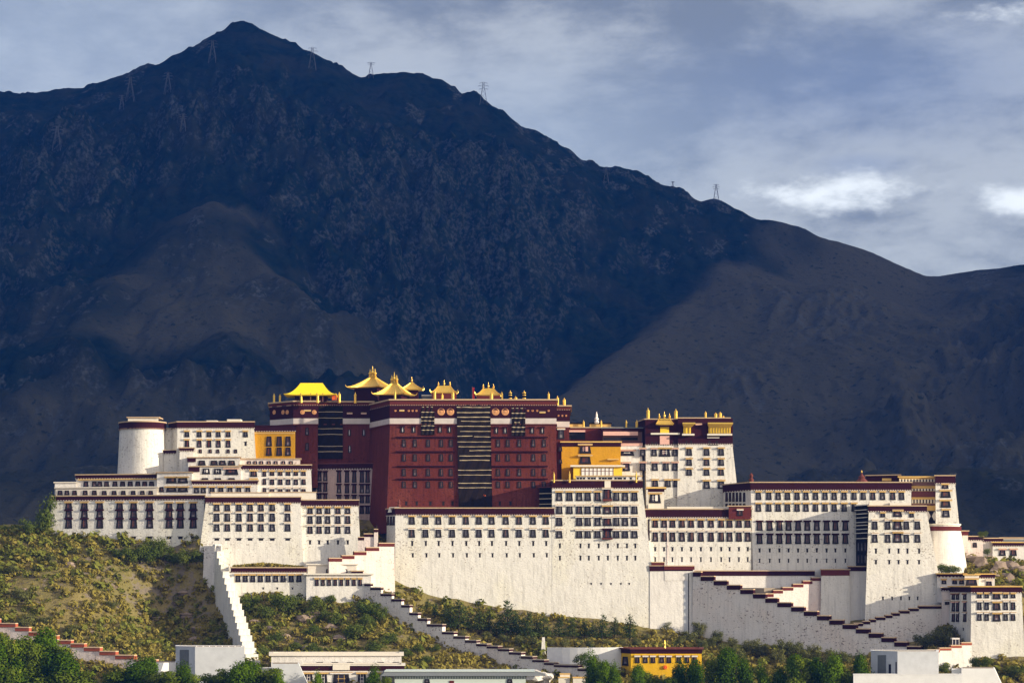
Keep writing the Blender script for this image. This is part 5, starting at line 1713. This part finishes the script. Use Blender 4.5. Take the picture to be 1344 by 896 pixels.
def boulder(name, label, c, r, mat, seed, group=None, sq=0.7):
    r_ = random.Random(seed)
    bm = bmesh.new()
    bmesh.ops.create_icosphere(bm, subdivisions=2, radius=1)
    ph = [r_.uniform(0, 6) for _ in range(6)]
    for v in bm.verts:
        k = 1 + .22 * math.sin(3 * v.co.x + ph[0]) * math.sin(4 * v.co.y + ph[1]) + .18 * math.sin(5 * v.co.z + ph[2]) + r_.uniform(-.09, .09)
        v.co *= k
        v.co = Vector((v.co.x * r, v.co.y * r * .8, v.co.z * r * sq))
    me = bpy.data.meshes.new(name)
    bm.to_mesh(me)
    bm.free()
    me.materials.append(mat)
    o = obj(name, me, None, c)
    return tag(o, label, 'rock', group)


M['rockpale'] = plain('whitewashed_rock', (.62, .58, .52), .95, 0, .3, .9, .8, .05)
M['rockbrown'] = plain('brown_hill_rock', (.25, .19, .145), .95, 0, .35, .6, .9, .05)
boulder('whitewashed_rock', 'low whitewashed boulder at the lower end of the grey ramp wall', PT(702, 887, -88), 3.2, M['rockpale'], 1)
boulder('whitewashed_rock', 'larger whitewashed boulder touching the grey roofed building', PT(714, 889, -86), 3.4, M['rockpale'], 2)
B = house('wall_end', 'short white wall stub above the lower end of the grey ramp wall', [(711.5, -44), (715, -44), (715, -40), (711.5, -40)], 836, None, 870, 'wall', wall='white', batter=.06, corn=None, roof=False)
for k, (a_, c_, y_) in enumerate(((735, 748, 884.5), (733, 747, 889), (752, 773, 889.5))):
    B = house('stone_block', ['short cream block at the foot of the grey ramp wall', 'lowest cream step block left of the yellow-topped one', 'yellow-topped step block right of the cream ones'][k], [(a_, -92 - k), (c_, -92 - k), (c_, -89), (a_, -89)], y_, None, 920, 'wall', wall='pale', batter=0, corn='ochre', th=.3, out=.15, roof=False)
# curved white wall by the yellow building
cb = MB()
pts = [(718 + 100 * k / 10, -58 - 5 * math.sin(k / 10 * 2.4)) for k in range(11)]
for (pa, Ya), (pb, Yb) in zip(pts[:-1], pts[1:]):
    a_, c_ = (XP(pa, Ya), Ya), (XP(pb, Yb), Yb)
    cb.prism([a_, c_, (c_[0], c_[1] + 1), (a_[0], a_[1] + 1)], ZP(905, Ya), [a_, c_, (c_[0], c_[1] + 1), (a_[0], a_[1] + 1)], ZP(854.5, -60) + (0.002 * int(pa)))
o = cb.build('curved_wall', M['white_render'])
tag(o, 'smooth curved white wall left of the small yellow building', 'wall')
# small yellow building
B = house('yellow_shrine', 'small bright yellow building with a dark flat roof behind the bottom trees', [(815.5, -62), (828, -68), (921, -68), (921, -56), (815.5, -56)], 851.5, 857, 930, 'building', wall='yellow_bright', batter=0, ref=1, beams=None, corn='lintel', out=.7)
B.windows(1, [836.5, 847, 857, 868.6, 878, 891, 901.6, 911.7], [(860.5, 869.5)], 6, 'offwhite', 'wood', .7)
B.windows(0, [821], [(861, 873)], 7, None, 'wood')
b = MB()
b.lathe([(.5, 0), (.35, 1.2), (.4, 1.8), (.1, 3.2)], (XP(872.5, -66), -66, ZP(851, -66)), 8)
b.build('roof_finial', M['gold'], B.t)
B.disc(1, 873, 875, 2.6, 'orange', 'wall_emblem')
# right foreground blocks
B = house('rendered_building', 'big plain white block with a shaded left half at the bottom right', [(1143, -112), (1178, -122), (1232, -122), (1232, -106), (1143, -106)], 855, None, 960, wall='grey_wall', batter=0, ref=1, group=FG, corn='white_render', th=.2, out=.06)
B.panel(0, 1152, 1163, 859, 884, 'grey_roof', .06, 'recess')
B.panel(0, 1166.5, 1169.5, 871, 884, 'black', .08, 'narrow_window')
B.panel(0, 1175.5, 1177, 868, 884, 'glass', .09, 'narrow_window')
B = house('rendered_building', 'low white flat-topped wall block in front of the big plain white block', [(1120, -126), (1262, -126), (1262, -121), (1120, -121)], 885, None, 960, wall='white_render', batter=0, group=FG, corn='white_render', th=.2, out=.08)
B = house('rendered_building', 'flat white block with a sloping right side at the bottom right corner', [(1262, -118), (1305, -118), (1305, -108), (1262, -108)], 876.5, None, 960, wall='white_render', batter=[0, .45, 0, 0], group=FG, corn=None)
B = house('rendered_building', 'low white annex left of the block with the sloping right side', [(1249, -114), (1263, -114), (1263, -108), (1249, -108)], 876.8, None, 960, wall='grey_wall', batter=0, group=FG, corn=None)

# street lamp poles in front of the trees
for i_, (px, y0, Y) in enumerate(((49.5, 832, -118), (424, 742, -24))):
    t = thing('thin_pole', ['thin grey pole rising in front of the large lower left trees', 'thin pole'][i_], 'pole', (XP(px, Y), Y, ZP(930, Y)))
    b = MB()
    b.bar((XP(px, Y), Y, ZP(930, Y)), (XP(px, Y), Y, ZP(y0, Y)), .13, n=6)
    b.build('shaft', M['steel'], t)
    b = MB()
    b.bar((XP(px, Y), Y, ZP(y0, Y)), (XP(px, Y), Y, ZP(y0 - 1.2, Y)), .22, n=6)
    b.build('lamp_head', M['steel'], t)
    break

# ================================================================== pylons on the ridge
PY = 'power line pylons on the mountain'


def pylon(label, px, py_base, py_top, flat=False):
    p = hit(px, py_base, m_height, 700, 2800, 3.0)
    if p is None:
        p = PT(px, py_base, 2560)
        p.z = max(p.z, m_height(p.x, p.y))
    s = K * (p.y + D) / D
    H = (py_base - py_top) * s
    t = thing('pylon', label, 'pylon', (p.x, p.y, p.z - 2), PY)
    q = (p.x, p.y, p.z)
    b = MB()
    w0, w1 = H * .17, H * .035
    zt_ = H * .8
    r_ = .27
    crn = [(-1, -1), (1, -1), (1, 1), (-1, 1)]
    L = [0, .25, .48, .68, .84, 1.0]
    wd = lambda u: w0 + (w1 - w0) * min(1, u / .85)
    for u0, u1 in zip(L[:-1], L[1:]):
        for k in range(4):
            (ax, ay), (bx, by) = crn[k], crn[(k + 1) % 4]
            A = (q[0] + ax * wd(u0), q[1] + ay * wd(u0), q[2] + u0 * H - (2 if u0 == 0 else 0))
            Bp = (q[0] + ax * wd(u1), q[1] + ay * wd(u1), q[2] + u1 * H)
            b.bar(A, Bp, r_)
            C2 = (q[0] + bx * wd(u1), q[1] + by * wd(u1), q[2] + u1 * H)
            b.bar(A, C2, r_ * .6)
    b.build('lattice_tower', M['steel'], t)
    for zu, wu in (((.98, .26), (.88, .2)) if flat else ((.97, .18), (.84, .24), (.70, .2))):
        a = MB()
        z_ = q[2] + zu * H
        a.bar((q[0] - wu * H, q[1], z_), (q[0] + wu * H, q[1], z_), r_ * .8)
        a.bar((q[0] - wu * H, q[1], z_), (q[0], q[1], z_ + .06 * H), r_ * .6)
        a.bar((q[0] + wu * H, q[1], z_), (q[0], q[1], z_ + .06 * H), r_ * .6)
        for sx in (-1, 1):
            a.bar((q[0] + sx * wu * H, q[1], z_), (q[0] + sx * wu * H, q[1], z_ - .05 * H), r_ * .6)
        a.build('cross_arm', M['steel'], t)


pylon('pylon just left of the mountain summit', 279, 84, 55)
pylon('pylon on the summit shoulder right of the peak', 410, 93, 63)
pylon('small pylon standing in the skyline saddle right of the summit', 487, 103, 83, True)
pylon('tall pylon standing clear against the sky on the right shoulder of the ridge', 634.5, 138, 109)
pylon('faint pylon in the notch between two skyline humps', 795.5, 242, 220)
pylon('tiny pylon on the skyline far down the right ridge', 883, 248, 239, True)
pylon('pylon against the sky near the right end of the dark ridge', 940, 261, 242)
pylon('taller of the two neighbouring pylons on the left slope', 171, 136, 104)
pylon('shorter of the two neighbouring pylons on the left slope', 160, 146, 128)
pylon('pylon on the slope between the paired pylons and the summit', 220.5, 124, 96)
pylon('pylon above the pale cliffs at the far left', 75, 202, 170)
pylon('low pylon beneath the rocks below the summit', 240.5, 172, 150)
# ================================================================== plants


def leaf_mat(name, a, bcol, trans=0.22, var=0.9):
    m, t, b = material(name)
    oi = t.node('ShaderNodeObjectInfo')
    c = t.node('ShaderNodeTexCoord').outputs['Object']
    n = t.noise(c, 0.55, 3, 0.6)
    f = t.math('ADD', t.math('MULTIPLY', t.step(n, .3, .7), .5), t.math('MULTIPLY', oi.outputs['Random'], .5))
    col = t.mix(f, a, bcol)
    n2 = t.noise(c, 2.6, 2, 0.5)
    col = t.mix(t.math('MULTIPLY', t.step(n2, .5, .75), .35), col, tuple(min(1, v * 1.7) for v in bcol))
    d = t.node('ShaderNodeBsdfDiffuse')
    t.put(d.inputs[0], col)
    tr = t.node('ShaderNodeBsdfTranslucent')
    t.put(tr.inputs[0], col)
    mx_ = t.node('ShaderNodeMixShader')
    mx_.inputs[0].default_value = trans
    t.l.new(d.outputs[0], mx_.inputs[1])
    t.l.new(tr.outputs[0], mx_.inputs[2])
    out = m.node_tree.nodes['Material Output']
    t.l.new(mx_.outputs[0], out.inputs[0])
    return m


LF = {
    'bush': leaf_mat('shrub_leaves', (.055, .088, .016), (.13, .150, .028)),
    'olive': leaf_mat('olive_shrub_leaves', (.085, .10, .034), (.165, .16, .05)),
    'pine': leaf_mat('pine_needles', (.034, .060, .018), (.08, .10, .026)),
    'poplar': leaf_mat('willow_leaves', (.014, .042, .003), (.125, .20, .008)),
    'round': leaf_mat('broad_tree_leaves', (.022, .050, .005), (.16, .20, .018)),
    'scrub': leaf_mat('dry_scrub', (.19, .165, .03), (.31, .245, .06)),
    'greenscrub': leaf_mat('green_scrub', (.095, .115, .02), (.21, .21, .04)),
}


def leaf_cloud(r_, n, lobes, size, flat=0.0):
    """n small leaf faces through a few overlapping lobes: (cx,cy,cz,rx,ry,rz) each"""
    wts = np.array([l[3] * l[4] * l[5] for l in lobes]) ** 0.7
    wts /= wts.sum()
    ch = r_.choice(len(lobes), n, p=wts)
    Lb = np.array(lobes)[ch]
    d = r_.normal(size=(n, 3))
    d /= np.linalg.norm(d, axis=1, keepdims=True)
    # denser towards the outside, ragged beyond it
    rad = np.clip(r_.beta(3.2, 1.3, n) * 1.05 + r_.normal(0, .06, n), .15, 1.3)
    # gaps: drop clumps by direction
    c = Lb[:, :3] + d * rad[:, None] * Lb[:, 3:6]
    nrm = d + r_.normal(0, .38, (n, 3))
    nrm /= np.linalg.norm(nrm, axis=1, keepdims=True)
    t1 = np.cross(nrm, r_.normal(size=(n, 3)))
    t1 /= np.linalg.norm(t1, axis=1, keepdims=True)
    t2 = np.cross(nrm, t1)
    s = size * r_.uniform(.6, 1.4, n)[:, None]
    v = np.stack([c - t1 * s, c - t2 * s * .55, c + t1 * s, c + t2 * s * .55], 1)
    return v.reshape(-1, 3)


def leaf_mesh(name, v, mat):
    me = bpy.data.meshes.new(name)
    n = len(v) // 4
    me.vertices.add(n * 4)
    me.vertices.foreach_set('co', v.astype(np.float32).ravel())
    me.loops.add(n * 4)
    me.loops.foreach_set('vertex_index', np.arange(n * 4, dtype=np.int32))
    me.polygons.add(n)
    me.polygons.foreach_set('loop_start', np.arange(0, n * 4, 4, dtype=np.int32))
    me.update(calc_edges=True)
    me.materials.append(mat)
    return me


def trunk_mesh(h, r, seed, limbs=4, spread=1.0):
    rr = random.Random(seed)
    b = MB()
    p = Vector((0, 0, -.4))
    q = Vector((rr.uniform(-.15, .15) * h * .2, rr.uniform(-.1, .1) * h * .2, h * .45))
    b.bar(p, q, r, n=6, r2=r * .7)
    e = Vector((q.x * 1.3, q.y * 1.3, h * .86))
    b.bar(q, e, r * .7, n=6, r2=r * .25)
    for k in range(limbs):
        u = rr.uniform(.05, .8)
        s = q.lerp(e, u)
        a = rr.uniform(0, 6.28)
        L = h * rr.uniform(.22, .38) * spread
        b.bar(s, s + Vector((math.cos(a) * L, math.sin(a) * L, L * rr.uniform(.3, .9))), r * .42, n=5, r2=r * .1)
    return b.mesh('trunk', M['bark'])


PROTO = {}


def proto(kind, i):
    """unit plants: height 1 m each, scaled where they stand"""
    if (kind, i) in PROTO:
        return PROTO[(kind, i)]
    g = np.random.default_rng(abs(hash((kind, i, 5))) % 2**32 if False else (len(kind) * 1000 + sum(map(ord, kind)) * 17 + i))
    if kind in ('bush', 'olive'):
        lobes = [(0, 0, .42, .46, .44, .42)]
        for k in range(7):
            a = g.uniform(0, 6.28)
            rr = g.uniform(.18, .38)
            s = g.uniform(.16, .30)
            lobes.append((math.cos(a) * rr, math.sin(a) * rr, g.uniform(.25, .78), s, s, s * g.uniform(.7, 1.1)))
        v = leaf_cloud(g, 1500, lobes, .036)
        tr = trunk_mesh(.7, .035, i, 4)
    elif kind == 'pine':
        lobes = []
        nl = 9
        for k in range(nl):
            z = .22 + .70 * k / (nl - 1)
            w_ = .30 * (1 - .72 * (k / (nl - 1))) * g.uniform(.75, 1.2)
            a = g.uniform(0, 6.28)
            o_ = .10 * g.uniform(.2, 1.0)
            lobes.append((math.cos(a) * o_, math.sin(a) * o_, z, w_, w_, .085))
            if k < nl - 2:
                lobes.append((-math.cos(a) * w_ * .7, -math.sin(a) * w_ * .7, z - .04, w_ * .5, w_ * .5, .06))
        v = leaf_cloud(g, 1100, lobes, .024)
        tr = trunk_mesh(.95, .022, i, 5, .5)
    elif kind == 'round':
        lobes = [(0, 0, .58, .2, .2, .22)]
        for k in range(13):
            a = g.uniform(0, 6.28)
            o_ = g.uniform(.08, .27)
            s = g.uniform(.10, .19)
            lobes.append((math.cos(a) * o_, math.sin(a) * o_, g.uniform(.3, .86), s, s, s * g.uniform(.75, 1.1)))
        v = leaf_cloud(g, 5200, lobes, .021)
        tr = trunk_mesh(.85, .026, i, 7, .8)
    else:   # willow or poplar clumps of the town
        lobes = []
        for k in range(16):
            z = g.uniform(.14, .92)
            w_ = g.uniform(.10, .19) * (1.15 - .5 * abs(z - .5))
            a = g.uniform(0, 6.28)
            o_ = g.uniform(.04, .24) * (1.25 - z)
            lobes.append((math.cos(a) * o_, math.sin(a) * o_, z, w_, w_, w_ * 1.5))
        v = leaf_cloud(g, 7500, lobes, .018)
        tr = trunk_mesh(.9, .02, i, 5, .6)
    cr = leaf_mesh('crown', v, LF[kind])
    PROTO[(kind, i)] = (cr, tr)
    return PROTO[(kind, i)]


prng = random.Random(21)


def plant(kind, name, label, cat, p, h, wscale=1.0, group=None):
    cr, tr = proto(kind, prng.randrange(5))
    t = thing(name, label, cat, (p.x, p.y, p.z), group, prng.uniform(0, 6.28))
    t.scale = (h * wscale, h * wscale, h)
    obj('trunk', tr, t)
    obj('crown', cr, t)
    return t


def on_hill(px, py, y0=-150, y1=60):
    p = hit(px, py, h_height, y0, y1, .5)
    return p


def plants(kind, name, cat, where, group, spots, Y=None, wsc=1.0):
    """spots: (px, py_base, height in photo px); the label says which along the row"""
    spots = sorted(spots)
    for k, s_ in enumerate(spots):
        px, py, hp_ = s_[:3]
        ws = s_[3] if len(s_) > 3 else wsc
        if Y is None:
            p = on_hill(px, py)
            if p is None:
                p = PT(px, py, -10)
        else:
            p = PT(px, py, Y + prng.uniform(-4, 4))
        h = hp_ * K * (p.y + D) / D * (1.22 if kind == 'pine' else .97 if kind == 'poplar' else 1.08)
        kd = kind
        if kind == 'poplar':
            h *= prng.uniform(.97, 1.09)
            ws *= prng.uniform(.85, 1.3)
            if prng.random() < .45:
                kd, ws = 'round', ws * 1.05
        plant(kd, name, f'{ordn[k]} {where}' if len(spots) > 1 else where, cat, p, h, ws, group)


# pines and shrubs at the foot of the great wall
plants('pine', 'pine_tree', 'tree', 'pine from the left along the foot of the great white wall', 'pines at the foot of the great wall',
       [(561, 803, 14), (571, 812, 17), (584, 815, 19), (602, 830, 37), (592, 824, 22), (614, 826, 22), (628, 832, 30), (641, 832, 26), (655, 838, 27), (667, 838, 42), (679, 838, 30), (692, 842, 34), (703, 838, 24), (713, 842, 32),
        (734, 839, 26), (751, 840, 26), (767, 838, 20), (779, 841, 22), (791, 841, 30), (806, 838, 24), (826, 842, 30)], None, 1.25)
plants('olive', 'shrub', 'shrub', 'grey-green shrub from the left in the belt below the great wall', 'shrubs in the belt below the great wall',
       [(606, 838, 12), (640, 842, 14), (662, 846, 14), (683, 848, 16), (700, 850, 17), (722, 848, 12), (742, 850, 14), (760, 849, 10), (775, 851, 13), (796, 850, 12), (815, 848, 12), (836, 849, 13), (848, 842, 12)], None, 1.1)
plants('olive', 'shrub', 'shrub', 'shrub from the left at the foot of the drain-groove wall and east ramp', 'shrubs under the east ramp',
       [(876, 827, 12), (893, 848, 16), (905, 846, 20), (917, 838, 24, .8), (921, 855, 18), (933, 852, 17), (941, 846, 22, .8), (950, 860, 18), (962, 853, 17), (968, 868, 22), (985, 860, 22), (1000, 864, 24), (1020, 872, 22), (1030, 864, 26, .8), (1045, 866, 24),
        (1058, 872, 22), (1068, 868, 26, .8), (1090, 874, 24), (1110, 874, 20)], None, 1.0)
# slope between the stepped wall and the centre ramp
plants('bush', 'bush', 'bush', 'dark green bush from the left on the slope under the lower white houses', 'bushes under the lower white houses',
       [(327, 806, 26, 1.1), (349, 812, 20, 1.3), (372, 806, 28, 1.2), (383, 800, 22, 1.1), (356, 790, 12), (413, 808, 24, 1.2), (432, 794, 14, 1.4), (438, 822, 22, 1.0), (426, 816, 18, 1), (484, 812, 24, 1.3), (499, 820, 24, 1.0), (481, 826, 22, 1.1),
        (466, 840, 25, 1.1), (412, 834, 16, 1.3), (322, 808, 14), (362, 846, 18, 1.3), (386, 856, 14, 1.4), (345, 862, 16, 1.3), (415, 856, 14, 1.4), (494, 858, 22, 1.4), (512, 846, 16, 1.4), (530, 866, 16, 1.4), (548, 858, 14, 1.4), (560, 872, 14, 1.4), (570, 856, 12, 1.5)])
# west slope
plants('bush', 'bush', 'bush', 'dark shaded bush from the left against the west wing wall', 'bushes against the west wing',
       [(156, 734, 16, 1.4), (171, 742, 24, 1.1), (184, 740, 26, 1.1), (196, 744, 28, .9), (206, 732, 26, .9), (214, 738, 30, .8), (228, 742, 18, 1.2), (246, 744, 24, 1.2), (258, 742, 18, 1.2)])
plants('olive', 'bush', 'bush', 'rounded bush from the left on the open dry west slope', 'bushes on the open west slope',
       [(14, 756, 14, 1.4), (30, 790, 18, 1.5), (36, 824, 20, 1.4), (60, 820, 12, 1.5), (93, 832, 14, 1.5), (110, 744, 10, 1.5), (146, 800, 12, 1.5), (178, 850, 12, 1.5), (120, 800, 10, 1.5), (98, 728, 10, 1.5), (68, 738, 10, 1.5), (48, 748, 9, 1.5), (188, 760, 9, 1.5)])
plants('bush', 'tree', 'tree', 'dark tree from the left on the crest beside the west wing end', 'trees on the west crest',
       [(5, 704, 16, 1.2), (20, 704, 16, 1.1), (38, 702, 24, 1.0), (52, 704, 20, 1.0), (60, 704, 60, .45), (64, 706, 44, .6)], 22)
# right side
plants('olive', 'bush', 'bush', 'leafy bush from the left in the shade between the east ramps', 'bushes between the east ramps',
       [(1212, 852, 20, 1.3), (1226, 850, 26, 1.1), (1238, 848, 30, 1.0), (1248, 842, 22, 1.0)], -34)
plants('bush', 'bush', 'bush', 'bright green bush from the left at the foot of the round bastion', 'bushes by the round bastion', [(1236, 753, 14, 1.6), (1246, 753, 13, 1.5), (1255, 753, 11, 1.4)], -2)
plants('bush', 'bush', 'bush', 'small bush from the left on the rocky right slope above the gatehouse', 'bushes on the right rocky slope', [(1290, 706, 10, 1.3), (1296, 728, 10), (1272, 748, 8), (1322, 768, 8, 1.8), (1336, 760, 8, 1.4), (1342, 745, 9)], 20)
plants('bush', 'bush', 'bush', 'green bush from the left at the foot of the right gatehouse', 'bushes at the gatehouse foot', [(1280, 876, 15, 1.0), (1295, 876, 17, 1.0), (1322, 890, 16, 1.2), (1336, 888, 18, 1.2), (1240, 884, 14, 1.1)], -62)
# town trees along the bottom
plants('poplar', 'tree', 'tree', 'leafy tree from the left in the clump at the lower left corner', 'trees at the lower left',
       [(-8, 930, 98, 1.0), (12, 930, 104, .9), (32, 930, 101, 1.0), (44, 932, 96, 1.0), (57, 930, 100, .9), (74, 930, 94, .9), (88, 930, 80, 1.0), (24, 935, 84, 1.2), (64, 935, 80, 1.2), (4, 936, 84, 1.2), (100, 934, 62, 1.1)], -132)
plants('poplar', 'tree', 'tree', 'green tree from the left in front of the plain grey-white block', 'trees before the plain block',
       [(163, 930, 52, 1.2), (178, 930, 58, 1.2), (192, 930, 62, 1.1), (208, 930, 52, 1.2), (226, 930, 56, 1.2), (242, 930, 56, 1.1), (258, 932, 50, 1.1), (288, 932, 56, 1.1), (302, 932, 58, 1.1), (316, 932, 60, 1.1), (332, 932, 56, 1.2), (350, 932, 56, 1.2), (366, 932, 50, 1.0)], -134)
plants('poplar', 'tree', 'tree', 'green tree from the left before the traditional house', 'trees before the traditional house', [(416, 930, 46, .7), (490, 930, 50, .8), (502, 930, 44, .8)], -120)
plants('poplar', 'tree', 'tree', 'leafy tree from the left in the row before the yellow building', 'trees along the bottom before the yellow building',
       [(776, 930, 66, .7), (792, 930, 58, .8), (806, 930, 56, .8), (836, 930, 54, .9), (856, 930, 60, .9), (872, 932, 50, .9), (892, 932, 60, .9), (912, 932, 62, .9), (934, 932, 76, .8), (956, 932, 74, .8), (978, 932, 68, .9), (1000, 932, 60, .9), (1022, 932, 58, .9),
        (1042, 932, 66, .9), (1054, 932, 78, .8), (1072, 932, 70, .9), (1092, 932, 70, .9), (1112, 932, 72, .9), (1130, 932, 72, .8)], -118)
plants('bush', 'bush', 'bush', 'round bush from the left beside the curved white wall', 'bushes by the curved white wall', [(762, 872, 16, 1.3), (776, 880, 20, 1.2), (788, 884, 18, 1.2), (800, 886, 16, 1.2)], -72)

# ---- ground cover: low scrub all over the slopes, one mass
def scrub(name, mat, n, dens_seed, size, box, thr, thin=0.0):
    g = np.random.default_rng(dens_seed)
    X = g.uniform(box[0], box[1], n)
    Y = g.uniform(box[2], box[3], n)
    msk = fbm(X, Y, 44, 4, 401 + dens_seed, .6) + g.uniform(-.22, .22, n) - thin * np.clip((X + 75) / 40, 0, 1) > thr
    X, Y = X[msk], Y[msk]
    vs = []
    lob = leaf_cloud(g, 26, [(0, 0, .35, .6, .6, .45), (.3, .1, .25, .4, .4, .3)], .26)
    lob2 = leaf_cloud(g, 26, [(0, 0, .3, .7, .5, .4), (-.3, .2, .3, .4, .4, .35)], .26)
    for k in range(len(X)):
        z = h_height(X[k], Y[k])
        if z < 1.0 or (-48 < X[k] < 72 and Y[k] > -1.4) or (72 <= X[k] < 156 and Y[k] > -4.0 - .43 * (X[k] - 72)):
            continue
        s = size * min(2.4, .35 + g.exponential(.65))
        a = g.uniform(0, 6.28)
        src = lob if k % 2 else lob2
        ca, sa = math.cos(a) * s, math.sin(a) * s
        q = np.empty_like(src)
        q[:, 0] = src[:, 0] * ca - src[:, 1] * sa + X[k]
        q[:, 1] = src[:, 0] * sa + src[:, 1] * ca + Y[k]
        q[:, 2] = src[:, 2] * s + z
        vs.append(q)
    o = obj(name, leaf_mesh(name, np.concatenate(vs), mat))
    return tag(o, None, None, None, 'stuff')


scrub('dry_grass', LF['scrub'], 22000, 1, 1.55, (-250, 240, -100, 30), -.15)
scrub('undergrowth', LF['greenscrub'], 17000, 2, 1.8, (-250, 240, -100, 30), -.06, .22)
# grass on the roof of the lower house
g_ = np.random.default_rng(9)
vs = []
for k in range(260):
    Y_ = g_.uniform(-12, -5)
    px_ = g_.uniform(306, 398)
    lob = leaf_cloud(g_, 20, [(0, 0, .4, .5, .5, .5)], .2)
    hgt = 1.0 + 1.3 * max(0, 1 - abs(px_ - 345) / 45)
    vs.append(lob * hgt + np.array([XP(px_, Y_), Y_, ZP(745, -14) + .2]))
tag(obj('roof_grass', leaf_mesh('roof_grass', np.concatenate(vs), LF['scrub'])), kind='stuff')
# outcrops
for k, (px, py, r_) in enumerate([(1276, 736, 3.0), (1288, 742, 3.6), (1300, 738, 3.0), (1312, 748, 3.8), (1326, 744, 3.2), (1338, 752, 3.4), (1304, 756, 2.6), (1322, 762, 3.0)]):
    p = on_hill(px, py)
    if p:
        boulder('hill_rock', f'{ordn[k]} tall brown rock from the left on the right slope above the gatehouse', p, r_, M['rockbrown'], 120 + k, 'outcrops on the right slope', .9)
for k, (px, py, r_) in enumerate([(70, 738, 2.0), (92, 742, 2.6), (104, 738, 1.8), (150, 770, 1.6), (215, 770, 2.4), (240, 778, 2.2), (232, 792, 1.8), (205, 812, 2.0), (245, 808, 2.6), (262, 826, 3.0), (255, 840, 2.4), (225, 845, 1.8), (32, 775, 1.5), (120, 830, 1.4)]):
    p = on_hill(px, py)
    if p:
        boulder('hill_rock', f'{ordn[k]} low grey-brown rock from the left in the scrub of the west slope', p, r_, M['rockbrown'], 80 + k, 'outcrops on the west slope', .5)
for k, (px, py, r_) in enumerate([(402, 812, 4.2), (412, 806, 3.2), (432, 824, 3.4), (352, 826, 3.0), (336, 818, 2.6), (445, 838, 3.0), (404, 852, 2.6), (375, 838, 2.4)]):
    p = on_hill(px, py)
    if p:
        boulder('hill_rock', f'{ordn[k]} brown rock from the left in the outcrops under the lower white houses', p, r_, M['rockbrown'], 40 + k, 'outcrops on the middle slope', .6)
# ------------------------------------------------------------------ air between the viewer and the mountain
hz = MB()
hz.box(-2100, 2100, -860, 3300, -31, 1060)
hm = bpy.data.materials.new('haze')
hm.use_nodes = True
hn_ = hm.node_tree
hn_.nodes.clear()
ho = hn_.nodes.new('ShaderNodeOutputMaterial')
pv = hn_.nodes.new('ShaderNodeVolumePrincipled')
pv.inputs['Color'].default_value = (0.045, 0.235, 1.0, 1)
pv.inputs['Density'].default_value = 0.000043
pv.inputs['Anisotropy'].default_value = 0.0
hn_.links.new(pv.outputs[0], ho.inputs['Volume'])
tag(hz.build('haze', hm), kind='stuff')
